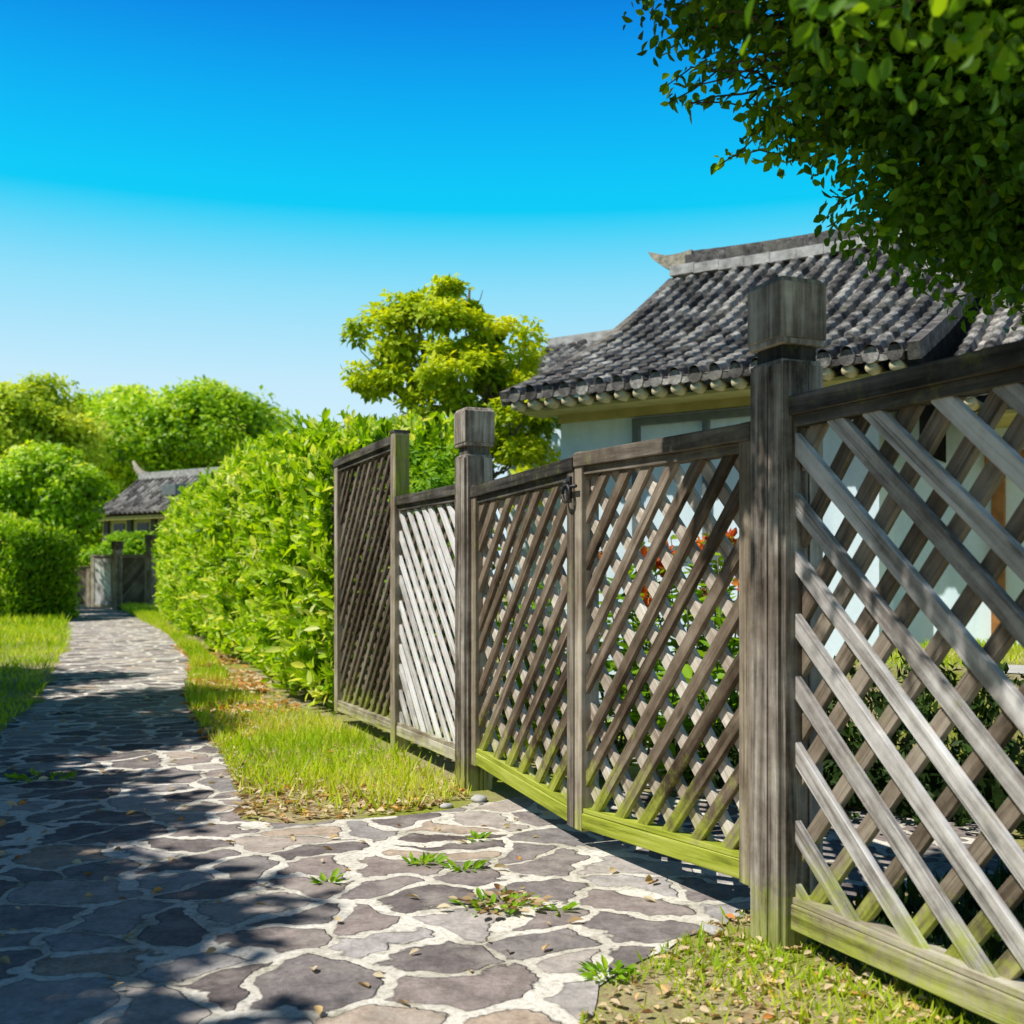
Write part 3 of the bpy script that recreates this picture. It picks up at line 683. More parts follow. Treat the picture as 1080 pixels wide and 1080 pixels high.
# ------------------------------------------------------------------ hedges and trees
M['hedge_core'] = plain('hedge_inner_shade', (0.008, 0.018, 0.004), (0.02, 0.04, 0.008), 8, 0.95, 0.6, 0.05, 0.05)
def hedge(label, a, b, w, h, leaves, leafmat='hedge', size=0.10, name='clipped_hedge', bulge=0.22, shape='leaf', lump=0.9, grow=0.0, group=None):
    """rounded hedge from a to b (centre line, ground), thickness w, height h(t)"""
    a = np.array([a[0], a[1], 0.0]); b = np.array([b[0], b[1], 0.0]); L = np.linalg.norm(b - a); d = (b - a) / L; n = np.array([-d[1], d[0], 0])
    a[2] = gz(a[1]); b[2] = gz(b[1])
    t = thing(name, label, 'hedge', a, group)
    hf = h if callable(h) else (lambda s: h)
    lp = [(rng.uniform(-.8, L + .8), rng.uniform(0, 6.28), rng.uniform(0.4, lump), rng.uniform(0.4, 1.1)) for _ in range(int(L * 5))]
    def surface(s, th, depth):
        hh = np.array([hf(x) for x in np.atleast_1d(s)]); base_ = a + d * s[:, None]; base_[:, 2] = gz(base_[:, 1])
        # superellipse section: th 0..pi from one foot over the top to the other
        ct, st = np.cos(th), np.sin(th); e = 0.45
        x = np.sign(ct) * np.abs(ct) ** e * w / 2; z = np.abs(st) ** e
        k = np.zeros(len(s))
        for (ls, lt, lr, la) in lp:
            dd = ((s - ls) / lr) ** 2 + ((th - lt % math.pi) / (lr * 0.7)) ** 2; k = np.maximum(k, la * np.exp(-dd))
        endf = np.clip(np.minimum(s, L - s) / 0.5, -1, 1); sh = np.where(endf < 1, np.sqrt(np.clip(1 - (1 - endf) ** 2 * 0.35, 0.3, 1)), 1)
        out_ = (k - 0.5) * bulge - depth
        x = (x + out_ * np.sign(ct) * np.abs(ct) ** 0.6) * sh; z = np.clip(z * hh * (0.6 + 0.4 * sh) + out_ * st, 0.03, None)
        nr = unit(n * (np.sign(ct) * np.abs(ct) ** (2 - e))[:, None] + Z3 * (np.abs(st) ** (2 - e))[:, None])
        return base_ + n * x[:, None] + Z3 * z[:, None], nr
    nm = int(leaves); s = rng.random(nm); 
    if grow: s = s ** (1 + grow)
    s = s * (L + 0.3) - 0.15
    # even density by perimeter: choose th from perimeter-weighted table
    tt = np.linspace(0, math.pi, 400); e = 0.45; X = np.sign(np.cos(tt)) * np.abs(np.cos(tt)) ** e * w / 2; Zz = np.abs(np.sin(tt)) ** e * hf(L / 2)
    cum = np.concatenate([[0], np.cumsum(np.hypot(np.diff(X), np.diff(Zz)))]); th = np.interp(rng.random(nm) * cum[-1], cum, tt)
    P, nr = surface(s, th, rng.random(nm) ** 2.0 * 0.30 - 0.04)
    # shoots: pull leaves into small upright sprays
    k = nm // 26; sh_s = rng.random(k); sh_s = (sh_s ** (1 + grow) if grow else sh_s) * L; sh_t = np.interp(rng.random(k) * cum[-1], cum, tt); Cs, Cn = surface(sh_s, sh_t, rng.normal(-0.05, 0.06, k))
    which = rng.integers(0, k, nm); m = rng.random(nm) < 0.62
    dirn = unit(Cn * 0.55 + Z3 * 0.75 + rng.normal(0, 0.25, (k, 3)))
    along = rng.random(nm) * 0.22
    P[m] = Cs[which[m]] + dirn[which[m]] * along[m][:, None] + rng.normal(0, 0.02, (m.sum(), 3)); nr[m] = Cn[which[m]]
    P[:, 2] = np.maximum(P[:, 2], 0.02)
    # ends
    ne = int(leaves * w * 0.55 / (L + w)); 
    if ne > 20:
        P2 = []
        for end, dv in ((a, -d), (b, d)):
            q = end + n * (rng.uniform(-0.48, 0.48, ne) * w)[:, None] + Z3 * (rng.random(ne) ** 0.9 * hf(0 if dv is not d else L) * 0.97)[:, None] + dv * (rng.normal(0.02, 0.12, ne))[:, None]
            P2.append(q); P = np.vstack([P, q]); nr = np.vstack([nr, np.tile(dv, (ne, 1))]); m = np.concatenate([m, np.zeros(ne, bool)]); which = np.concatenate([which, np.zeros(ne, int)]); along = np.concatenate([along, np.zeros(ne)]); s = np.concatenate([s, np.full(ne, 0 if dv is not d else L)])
    nm = len(P)
    ax = unit(Z3 * 0.55 + nr * 0.5 + rng.normal(0, 0.55, (nm, 3))); ax[m] = unit(dirn[which[m]] * 0.8 + rng.normal(0, 0.5, (m.sum(), 3)))
    nn = unit(nr * 0.9 + Z3 * 0.5 + rng.normal(0, 0.4, (nm, 3)))
    sz = size * (0.6 + 0.8 * rng.random(nm)) * (1 + (grow and 0.9 * np.clip(s / L, 0, 1)))
    tone = rng.normal(0.02, 0.19, k)
    R = np.clip(0.40 + tone[which] + rng.normal(0, 0.16, nm) + np.where(m, 0.28 * along / 0.22, -0.1) - 0.28 * (np.arange(nm) >= int(leaves)), 0, 1)  # end leaves toned down, so the shade on the ends is painted
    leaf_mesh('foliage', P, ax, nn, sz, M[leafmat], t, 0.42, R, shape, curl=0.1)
    # dark core that paints the shade inside the hedge
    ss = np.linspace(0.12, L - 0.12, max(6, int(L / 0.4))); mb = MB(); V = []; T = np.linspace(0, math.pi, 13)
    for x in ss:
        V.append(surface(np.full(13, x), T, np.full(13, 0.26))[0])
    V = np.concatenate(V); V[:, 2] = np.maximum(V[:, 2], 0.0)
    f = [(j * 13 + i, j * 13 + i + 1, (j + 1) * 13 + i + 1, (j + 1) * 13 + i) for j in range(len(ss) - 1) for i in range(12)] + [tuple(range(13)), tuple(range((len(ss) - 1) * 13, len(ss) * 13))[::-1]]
    mb.grid(V, f); mb.build('shade_core', M['hedge_core'], t)
    return t

ha = np.array([-1.0, 10.85]); hb = np.array([-9.6, 32.5]); hd = unit(hb - ha)
hedge('long bright green hedge along the right side of the path behind the tall lattice panel', ha, hb, 1.7, lambda s: np.interp(s, [0, 2, 8, 14, 24], [2.6, 2.8, 3.15, 3.1, 2.75]), 122000, 'hedge', 0.086, grow=0.35, bulge=0.35)
hedge('clipped boxy hedge on the far left beyond the lawn', (-17.5, 32.2), (-13.0, 30.1), 2.4, 2.55, 24000, 'hedge', 0.15, shape='kite', bulge=0.3)
tree('bright leafy shrub showing above the low lattice panel beside the far gate post', (-0.6, 9.9, 0), [((-0.72, 9.85, 1.85), (0.36, 0.4, 0.7)), ((-0.6, 9.9, 0.9), (0.4, 0.4, 0.7)), ((-0.95, 10.5, 1.95), (.3, .35, .75))], 'shrub', (-0.6, 9.9, 1.2), 0.05, 80, 60, 0.17, 0.09, name='garden_shrub', cat='shrub', shape='leaf', width=0.4)
TY = 14.2
tree('round topped tree with yellow-green leaves rising beside the house roof', (-0.8, TY, gz(TY)),
     [(at(470, 352, TY), (.80, .7, .42)), (at(405, 355, TY - .1), (.46, .5, .34)), (at(535, 370, TY), (.42, .5, .42)), (at(470, 400, TY - .4), (.8, .6, .42)), (at(398, 395, TY), (.34, .4, .2)), (at(520, 415, TY - .2), (.5, .5, .35)), (at(435, 455, TY - .5), (.42, .5, .38)), (at(550, 452, TY - .9), (.36, .4, .34)), (at(490, 315, TY), (.42, .4, .18)), (at(440, 330, TY), (.35, .4, .18)), (at(500, 480, TY), (.7, .5, .45)), (at(555, 500, TY - .8), (.4, .4, .4))],
     'bright', at(478, 425, TY), 0.13, 170, 140, 0.21, 0.10, 'bark_pale', up=0.9, flat=0.6, width=0.55, inner=0.72)
# wood behind the far house
def far_tree(label, px, py, Y, rpx, hpx, leafmat, nsub, per, size, sr, lobes=9, seed=0):
    c = at(px, py, Y); s = Y / F; r = rpx * s; h = hpx * s; cl = [(c, (r * .8, r * .7, h * .75))]
    cl.append((c - Z3 * h * 0.62, (r * .85, r * .7, h * .55)))
    for i in range(lobes):
        dv = rvec(1)[0]; dv[2] = abs(dv[2]) * 1.0 - 0.25; dv[1] = -abs(dv[1]) * .8
        q = c + dv * np.array([r * .72, r * .6, h * .72]); k = rng.uniform(0.28, 0.45); cl.append((q, (r * k, r * k, h * k * 0.9)))
    b = (c[0], Y, float(gz(Y)))
    return tree(label, b, cl, leafmat, c + Z3 * h * 0.1, 0.03 * r + 0.12, int(nsub * 1.35), per, sr, size, group='trees beyond the lawn', up=0.8, flat=0.65, width=0.6, inner=0.7)
far_tree('pale yellow-green tree at the far left edge above the boxy hedge', 25, 470, 36, 78, 82, 'pale', 210, 170, 0.20, 0.62, 10)
far_tree('rounded mid green bush tree standing between the pale tree and the far grey roof', 55, 508, 33, 55, 48, 'hedge', 120, 150, 0.18, 0.5)
far_tree('broad spreading green tree behind the far grey roof', 195, 467, 58, 105, 72, 'hedge', 260, 170, 0.29, 1.0, 14)
far_tree('darker green tree filling the gap between the pale tree and the broad tree', 108, 468, 62, 60, 66, 'hedge', 140, 160, 0.29, 1.0)
far_tree('lower green tree behind the far end of the long hedge', 262, 480, 60, 60, 55, 'hedge', 120, 150, 0.29, 0.9)
far_tree('low leafy tree behind the far lattice fence', 140, 590, 44, 45, 34, 'shrub', 80, 140, 0.20, 0.5)
far_tree('low dark bush between the boxy hedge and the far house', 92, 580, 47, 34, 52, 'mid', 80, 140, 0.22, 0.6)
far_tree('green tree at the left edge, partly outside the picture', -75, 470, 40, 85, 85, 'pale', 140, 140, 0.24, 0.7)

# ------------------------------------------------------------------ far house and far fence
def far_house():
    Y = 46; e0 = at(90, 542, Y - 1); e1 = at(222, 527, Y - 5.0)
    u = unit(np.array([e1[0] - e0[0], e1[1] - e0[1], 0])); v = np.array([-u[1], u[0], 0]); L = float(np.dot(e1 - e0, u))
    O = np.array([e0[0], e0[1], 3.95]); t = thing('farmhouse', 'low dark house with a grey tiled roof beyond the far fence', 'house', (O[0] + v[0] * 2, O[1] + v[1] * 2, gz(Y)))
    roof_slope('roof', O, u, v, L, 2.7, 1.75, t, 0.3, 0.35, 0.16, 6)
    roof_slope('roof', O + u * L + v * 5.4, -u, -v, L, 2.7, 1.75, t, 0.3, 0.35, 0.16, 4)
    mb = MB(); mb.box(O + u * L / 2 + v * 2.7 + Z3 * 1.83, u, v, Z3, (L - .3, 0.35, 0.28)); mb.build('ridge', M['ridge'], t)
    for s, sg in ((0.3, -1), (L - 0.2, 1)):
        mb = MB(); pts = [O + u * (s + sg * x) + v * 2.7 + Z3 * (1.75 + z) for x, z in ((-.2, .1), (0.15, .2), (.45, .42), (.7, .78))]
        mb.tube(pts, [0.16, 0.17, 0.14, 0.05], 8); mb.build('ridge_ornament', M['orn'], t)
    mb = MB(); mb.box(O + u * L / 2 + v * 2.7 + Z3 * (-1.95), u, v, Z3, (L - 0.9, 4.4, 3.8)); 
    for s in (0.46, L - 0.46): mb.poly([O + u * s + v * .5 - Z3 * .06, O + u * s + v * 4.9 - Z3 * .06, O + u * s + v * 2.7 + Z3 * 1.5])
    mb.build('wall', M['cream'], t)
    mb = MB(); mb.box(O + u * L / 2 + v * 0.25 - Z3 * 0.14, u, v, Z3, (L - 0.2, 0.3, 0.14)); mb.build('soffit', M['soffit'], t)
    for k in range(5):
        mb = MB(); c = O + u * (0.8 + k * (L - 1.6) / 4) + v * 0.44 - Z3 * 1.95; mb.box(c, Z3, u, v, (3.7, 0.28, 0.12)); mb.build('column', M['door_dark'], t)
    for k in range(4):
        mb = MB(); c = O + u * (0.8 + (k + .5) * (L - 1.6) / 4) + v * 0.48 - Z3 * 0.95; mb.box(c, u, Z3, v, ((L - 1.6) / 4 * .45, 1.2, 0.05)); mb.build('window', M['glass'], t)
    mb = MB(); c = at(183, 517, 42.6); mb.box(c, u, v, Z3, (0.8, 0.5, 0.45), 0); mb.build('skylight', M['frame_grey'], t, 0.03)
far_house()
FY = 38.5; fz = float(gz(FY))
FD = unit(np.array([1.0, -0.40, 0]))
def farpost(px, label, tall):
    c = at(px, 600, FY); c[1] = FY - (c[0] + 14) * 0.4; c[2] = fz; t = thing('fence_post', label, 'post', c, 'posts of the far fence')
    mb = MB(); mb.box(c + Z3 * (tall / 2 - 0.1), Z3, FD, np.cross(Z3, FD), (tall, 0.24, 0.24)); mb.build('shaft', M['stile'], t, 0.01)
    mb = MB(); mb.box(c + Z3 * (tall - 0.02), Z3, FD, np.cross(Z3, FD), (0.3, 0.3, 0.3)); mb.build('cap', M['rail'], t, 0.015); return t
farpost(124, 'distant capped post in the middle of the far fence', 2.3); farpost(165, 'distant capped post of the far fence against the long hedge', 2.5)
def farpanel(px0, px1, label, top, front, fd):
    a = at(px0, 600, FY); b = at(px1, 600, FY); 
    for q in (a, b): q[1] = FY - (q[0] + 14) * 0.4
    t = lattice_panel('lattice_fence_panel', label, 'fence panel', b, a, (fz + 0.1, fz + 0.1), (fz + top, fz + top), front, 'slat_back', fd, ('rail', 'rail_half'), ('stile', 'stile'), pitch=0.20, sw=0.135, group='panels of the far fence', stile_w=0.16)
farpanel(70, 91, 'distant low brown panel beside the boxy hedge', 1.55, 'slat_dim', 1)
farpanel(92, 121.5, 'distant pale grey panel at the end of the path', 1.95, 'slat_pale', 1)
farpanel(127, 163, 'distant brown panel between the two far posts', 1.95, 'slat_dim', -1)

rng = np.random.default_rng(11)
# ------------------------------------------------------------------ trees that shade the place from outside the picture
for i, (x, y, r, z, lab) in enumerate(((-9.0, 8.3, 2.8, 5.7, 'leafy tree left of the path, second from the camera'), (-7.95, 4.6, 2.5, 5.6, 'leafy tree left of the path, beside the camera'), (-11.6, 11.2, 3.0, 5.9, 'large leafy tree left of the path, farthest away'), (-7.1, 1.45, 2.45, 5.6, 'leafy tree left of the path, behind the camera'))):
    cl = [((x, y, z), (r * .85, r * .85, r * .5)), ((x, y, z), (r * .5, r * .5, r * .3))]
    for k in range(10):
        an = k * 0.628 + rng.uniform(-.2, .2); cl.append((np.array([x + math.cos(an) * r * .68, y + math.sin(an) * r * .68, z + rng.uniform(-.25, .35) * r]), (r * .36, r * .36, r * .28)))
    tree(lab, (x, y, 0), cl, 'shade_leaf', (x + 0.1, y, z - 0.6), 0.2, 430, 80, 0.42, 0.21, group='trees on the lawn left of the path', up=0.6, width=0.6, inner=0.2)

for i, (x, y, r, z, lab) in enumerate(((-6.5, -5.5, 2.6, 4.6, 'unseen tree added behind the viewpoint to block sky light'), (-12.5, -1.5, 2.8, 3.2, 'unseen tree added to block sky light, nearest of its row'), (-14.0, 4.0, 3.0, 3.4, 'unseen tree added to block sky light, second of its row'), (-16.0, 9.5, 3.0, 3.2, 'unseen tree added to block sky light, third of its row'), (-18.0, 15.0, 3.0, 3.2, 'unseen tree added to block sky light, farthest of its row'))):
    cl = [((x, y, z), (r, r, r * .8)), ((x, y, z - r * .7), (r * .95, r * .95, r * .7)), ((x, y, z), (r * .6, r * .6, r * .5))]  # unseen trees, added to hold back sky light from left and behind
    tree(lab, (x, y, 0), cl, 'shade_leaf', (x + 0.1, y, z), 0.2, 120, 45, 0.7, 0.42, group='unseen trees added to block sky light', up=0.6, width=0.65, inner=0.6)
rng = np.random.default_rng(21)
big = tree('dark leafed tree overhanging the fence in the upper right corner', (3.3, 3.6, 0),
     [((1.95, 4.1, 3.22), (.84, .8, .88)), ((1.45, 4.0, 3.5), (.5, .6, .4)), ((0.82, 3.9, 3.44), (.38, .4, .17)), ((1.52, 3.9, 2.85), (.32, .4, .34)), ((2.2, 3.9, 2.75), (.75, .6, .45)), ((1.2, 3.9, 3.05), (.30, .3, .3)), ((1.7, 3.6, 3.0), (.5, .5, .5)),
      ((0.5, 3.3, 3.95), (.8, .8, .4)), ((-0.1, 3.2, 4.1), (.6, .8, .35)), ((-0.35, 3.8, 4.15), (.5, .42, .33)), ((0.05, 2.45, 4.1), (.6, .6, .4)), ((0.80, 2.0, 2.47), (.24, .2, .10)), ((2.05, 3.9, 2.52), (.5, .45, .3)), ((1.55, 3.9, 2.62), (.34, .4, .24)), ((0.1, 2.8, 3.75), (.5, .6, .25)), ((1.3, 2.8, 3.9), (.9, .8, .6)), ((2.3, 2.9, 4.1), (1.1, 1.0, .9)), ((0.4, 2.2, 4.2), (.9, .8, .5)), ((3.3, 3.6, 4.4), (1.3, 1.3, 1.2))],
     'dark', (3.0, 3.6, 3.0), 0.17, 1150, 105, 0.20, 0.045, shape='leaf', up=0.35, width=0.60, inner=0.15, flat=0.9, limbs=[((3.3, 3.6, 4.4), (1, 1, 1)), ((2.3, 3.0, 4.3), (.6, .6, .5)), ((1.3, 2.8, 4.1), (.6, .6, .3)), ((2.1, 4.0, 3.3), (.4, .4, .4))])

P, A_, Nn, S_, R_ = crown([((-0.02, 3.15, 4.15), (.68, .8, .33)), ((-0.38, 3.75, 4.2), (.42, .38, .28)), ((0.22, 2.4, 4.15), (.6, .6, .33)), ((0.5, 3.4, 4.05), (.7, .7, .33)), ((0.5, 2.4, 4.3), (.8, .7, .35)), ((1.4, 2.9, 4.2), (.9, .9, .45)), ((2.4, 3.2, 4.5), (1, 1, .5))], 640, 70, 0.24, 0.105, 0.35, 0.8, 0.1)
leaf_mesh('crown', P, A_, Nn, S_, M['shade_leaf'], big, 0.58, R_, 'leaf', curl=0.12)  # extra canopy above the view, added to deepen shade on post and panel
# loose sprays on thin twigs along the ragged edge of the crown
Pq, Aq, Nq, Sq, Rq = [], [], [], [], []
for i in range(88):
    st = np.array([1.70, 4.0, 3.35]) + rvec(1)[0] * [.45, .3, .35]
    th = rng.uniform(math.radians(150), math.radians(285)); ln = rng.uniform(0.5, 0.85)
    en = st + np.array([math.cos(th) * ln, rng.uniform(-.3, .3), math.sin(th) * ln * (0.85 if math.sin(th) < 0 else 0.3)])
    en[2] = max(en[2], 2.50 + 0.62 * max(0, 1.75 - en[0]))
    q, w_ = limb(st, en, 0.009, 0.0025, 0.05, 8); q[:, 2] -= 0.06 * np.linspace(0, 1, 8) ** 2
    mb = MB(); mb.tube(q, w_, 5); mb.build('twig', M['bark'], big)
    k = int(rng.integers(16, 34)); tt = 1 - rng.random(k) ** 1.3 * 0.75
    p = np.stack([np.interp(tt, np.linspace(0, 1, 8), q[:, j]) for j in range(3)], 1); dq = unit(q[-1] - q[0])
    Pq.append(p + rng.normal(0, .012, (k, 3))); Aq.append(unit(dq * 0.6 + rvec(k) * 0.8 + [0, 0, -.25])); Nq.append(unit(Z3 + rng.normal(0, .6, (k, 3)))); Sq.append(0.047 * rng.uniform(.55, 1.35, k)); Rq.append(rng.normal(.5, .22, k))
leaf_mesh('crown', np.concatenate(Pq), np.concatenate(Aq), np.concatenate(Nq), np.concatenate(Sq), M['dark'], big, 0.55, np.concatenate(Rq), 'leaf', curl=0.2)

rng = np.random.default_rng(31)
# ------------------------------------------------------------------ garden plants behind the gate
def plant(label, loc, h, rad, n, name='leafy_plant', flowers=0, group=None, size=0.14, leafmat='shrub'):
    t = thing(name, label, 'plant', loc, group); loc = np.array(loc, float); mb = MB(); P, A_, Nn, S, R = [], [], [], [], []; tips = []
    for i in range(n):
        a = rng.uniform(0, 6.28); rr = rad * rng.random() ** 0.5; top = loc + [math.cos(a) * rr, math.sin(a) * rr, h * rng.uniform(0.7, 1.0)]
        q, w = limb(loc + [math.cos(a) * rr * .3, math.sin(a) * rr * .3, -0.03], top, 0.010, 0.004, 0.03, 6); mb.tube(q, w, 5); tips.append(q[-1])
        k = 22
        tt = rng.random(k) * 0.9 + 0.1; p = np.stack([np.interp(tt, np.linspace(0, 1, 6), q[:, j]) for j in range(3)], 1)
        an = rng.uniform(0, 6.28, k); ax = np.stack([np.cos(an), np.sin(an), rng.uniform(0.0, 0.9, k)], 1)
        P.append(p); A_.append(ax); Nn.append(unit(Z3 + rng.normal(0, .35, (k, 3)))); S.append(size * rng.uniform(.6, 1.3, k)); R.append(rng.normal(.5, .2, k))
    mb.build('stem', M['bark_pale'], t)
    leaf_mesh('foliage', np.concatenate(P), np.concatenate(A_), np.concatenate(Nn), np.concatenate(S), M[leafmat], t, 0.45, np.concatenate(R), 'leaf', curl=0.2)
    for i in range(flowers):
        c = tips[i % len(tips)] + rng.normal(0, .03, 3); k = 26
        o = rvec(k); leaf_mesh('flower', c + o * 0.02, o, unit(np.cross(o, rvec(k))), 0.075 * rng.uniform(.7, 1.2, k), M['petal'], t, 0.6, rng.random(k), 'leaf')
    return t
for i, (px, Y, lab) in enumerate(((672, 8.0, 'tall plant with red-orange flowers, farthest left behind the right gate leaf'), (706, 7.7, 'tall plant with red-orange flowers, second from the left behind the right gate leaf'), (742, 7.9, 'tall plant with red-orange flowers, third from the left behind the right gate leaf'), (776, 7.4, 'tall plant with red-orange flowers closest to the nearest gate post'))):
    c = at(px, 600, Y); plant(lab, (c[0], Y, 0), 1.62, 0.26, 11, 'flowering_plant', 5, 'red-orange flowers behind the gate')
for i, (px, Y, h, r, lab) in enumerate(((545, 8.4, 1.3, .4, 'green bush behind the left gate leaf, near the far post'), (590, 8.0, 1.25, .4, 'green bush behind the meeting stiles of the gate'), (640, 7.3, 1.0, .38, 'low green bush in front of the flowers, behind the right gate leaf on its left'), (720, 6.9, .85, .4, 'low green bush in front of the flowers, behind the right gate leaf in the middle'), (785, 6.8, .95, .35, 'low green bush in front of the flowers, beside the nearest gate post'), (450, 9.0, 1.5, .45, 'green bush behind the low white-slatted panel'))):
    c = at(px, 600, Y); plant(lab, (c[0], Y, 0), h, r, 16, 'leafy_bush', 0, 'bushes in the garden bed', 0.13)

_p = BK[0]
hedge('low clipped hedge added as dark shade below the raised lawn, seen through the pale lattice panel', _p(3.5, -2.55, 0)[:2], _p(9.0, -2.55, 0)[:2], 0.7, 0.56, 9000, 'shade_leaf', 0.07, shape='kite', bulge=0.12)  # added hedge, its dark leaves stand in for the shade behind the panel

# ------------------------------------------------------------------ grass, litter and weeds
def inside(poly, x, y):
    c = np.zeros(len(x), bool); n = len(poly); j = n - 1
    for i in range(n):
        xi, yi = poly[i]; xj, yj = poly[j]
        hit = ((yi > y) != (yj > y)) & (x < (xj - xi) * (y - yi) / (yj - yi + 1e-12) + xi); c ^= hit; j = i
    return c
def scatter(poly, n, fn=None):
    xs = [p[0] for p in poly]; ys = [p[1] for p in poly]; X, Y = [], []
    while sum(map(len, X)) < n:
        x = rng.uniform(min(xs), max(xs), n * 2); y = rng.uniform(min(ys), max(ys), n * 2); k = inside(poly, x, y)
        if fn is not None: k &= rng.random(len(x)) < fn(x, y)
        X.append(x[k]); Y.append(y[k])
    return np.concatenate(X)[:n], np.concatenate(Y)[:n]
def blades(name, poly, n, h, label, cat, fn=None, tone=0.5, width=0.10, mname='grass', lean=0.4, far=0.0):
    x, y = scatter(poly, n, fn); P = np.stack([x, y, gz(y)], 1)
    ax = unit(Z3 + rng.normal(0, lean, (n, 3)) * [1, 1, .1]); nn = rvec(n)
    patch = 0.13 * np.sin(x * 1.7 + 2 * np.sin(y * 1.1)) + 0.1 * np.sin(y * 2.3 + x)
    sz = h * (0.45 + 0.9 * rng.random(n)) * (1 + far * (y > 12) * (y - 12) / 12)
    o = leaf_mesh(name, P, ax, nn, sz, M[mname], None, width, np.clip(tone + patch + rng.normal(0, .17, n), 0, 1), 'kite', 0.1)
    return tag(o, label, cat, kind='stuff')
rp = [(-1.62, 6.5), (-2.1, 7.95), (-2.75, 9.6), (-3.6, 12), (-5.0, 17), (-7.6, 24), (-11.0, 32), (-14.4, 40)]
fence_side = [tuple((fl(s, 0.0))[:2]) for s in (SL + 0.1, SL + 1.5, SL + 3.6)]
verge = [(-0.25, 6.5), (-0.7, 6.2), (-1.2, 6.0), (-1.48, 6.1)] + rp + [(-12.3, 39), (-9.0, 28), (-5.4, 19), (-2.9, 12)] + fence_side[::-1]
vnear = [(-0.25, 6.5), (-0.55, 6.12), (-1.15, 5.84), (-1.46, 5.92), (-1.62, 6.5), (-2.1, 7.95), (-2.75, 9.6)] + fence_side[::-1]
def patchy(x, y): return np.clip(0.55 + 0.6 * np.sin(x * 2.3 + 1.3 * np.sin(y * 1.9)) * np.sin(y * 1.5 + 0.8), 0.10, 1)
blades('verge_grass', vnear, 5600, 0.115, 'long yellow-green grass on the verge before the low lattice panel', 'grass', lambda x, y: patchy(x, y) * np.clip((y - 5.8) / 1.2, .14, 1), 0.66, 0.085, lean=0.5)
blades('verge_grass', [p for p in verge if p[1] > 8.5], 16000, 0.11, 'thin grass between the path and the long hedge', 'grass', patchy, 0.62, 0.10, far=0.6)
lawn = [(-2.3, 2.2), (-2.7, 4.7), (-3.45, 6.5), (-4.25, 9), (-5.2, 12), (-5.95, 14), (-8.95, 22), (-12.3, 30), (-16.7, 41), (-30, 41), (-16, 12), (-9, 5), (-8, 2.2)]
blades('lawn_grass', lawn, 76000, 0.085, 'bright mown lawn left of the path', 'grass', lambda x, y: np.clip(9 / (y + 1), .15, 1), 0.52, 0.12, far=1.4, lean=0.55)
corner = [(0.15, 2.2), (0.17, 3.1), (0.36, 3.58), (0.64, 3.95), (0.9, 4.26), (1.2, 4.0), (1.75, 2.4), (1.9, 2.0)]
blades('corner_grass', corner, 3800, 0.055, 'sparse short grass in the litter at the foot of the nearest post', 'grass', lambda x, y: patchy(x * 2, y * 2), 0.5, 0.14, lean=0.6)
garden = [(0.3, 9.1), (1.8, 8.2), (1.5, 9.2), (0.6, 9.9), (-0.6, 9.4), (-0.6, 8.4), (0.0, 7.7)]
blades('garden_grass', garden, 7000, 0.09, 'sunlit grass in the garden behind the fence', 'grass', None, 0.55, 0.12, lean=0.5)
blades('bank_weeds', [(1.0, 3.9), (1.9, 1.9), (5, 2.2), (5, 5.0), (3.4, 5.2), (2.4, 4.75), (1.6, 4.5)], 9000, 0.11, 'low weeds, shade put into their dark leaves, behind the pale lattice panel', 'weeds', None, 0.4, 0.22, mname='shade_leaf')  # shade behind the panel is put into the blade colour
_n0 = len(bpy.data.objects)
_gr = blades('raised_lawn', [tuple(_p(a, b, 0)[:2]) for a, b in ((3.8, -1.98), (4.6, -1.98), (4.7, -1.25), (9.5, -1.25), (9.5, 1.2), (3.8, 1.2))], 9000, 0.07, 'short sunlit lawn on the raised bank in front of the house porch', 'grass', None, 0.6, 0.14, lean=0.5)
_gr.location.z = BK[5]
def litter(name, poly, n, size, label, fn=None, tone=0.5, tv=0.22):
    x, y = scatter(poly, n, fn); P = np.stack([x, y, gz(y) + 0.010 + 0.012 * rng.random(n)], 1); a = rng.uniform(0, 6.28, n)
    ax = np.stack([np.cos(a), np.sin(a), rng.normal(0.1, .2, n)], 1); nn = unit(Z3 + rng.normal(0, .35, (n, 3)))
    o = leaf_mesh(name, P, ax, nn, size * (0.5 + rng.random(n)), M['litter'], None, 0.5, np.clip(tone + rng.normal(0, tv, n), 0, 1), 'leaf', 0.25, curl=0.2)
    return tag(o, label, 'fallen leaves', kind='stuff')
litter('fallen_leaves', corner, 1500, 0.035, 'dry tan leaf litter at the foot of the nearest post', None, 0.5)
litter('fallen_leaves', vnear, 1700, 0.055, 'dry leaves caught in the verge before the low lattice panel', lambda x, y: np.clip(1.2 - (y - 5.9) / 2.5, .2, 1), 0.45)
strip = [(-2.15, 8.1), (-2.75, 9.6), (-3.6, 12), (-5.0, 17), (-6.2, 20), (-5.3, 19.6), (-4.3, 17), (-2.5, 12), (-2.0, 10.4), (-1.9, 9.2)]
litter('fallen_leaves', strip, 2600, 0.085, 'orange fallen leaves along the foot of the long hedge', lambda x, y: patchy(x * 1.3, y * .7), 0.75, 0.2)
litter('fallen_leaves', [(-2.2, 2.6), (0.1, 2.6), (0.3, 3.6), (0.9, 4.5), (0.1, 6.2), (-1.4, 5.8), (-2.1, 7.9), (-3.6, 12), (-5.0, 12), (-3.4, 6.6), (-2.2, 2.8)], 170, 0.05, 'few stray leaves scattered over the paving', None, 0.5)

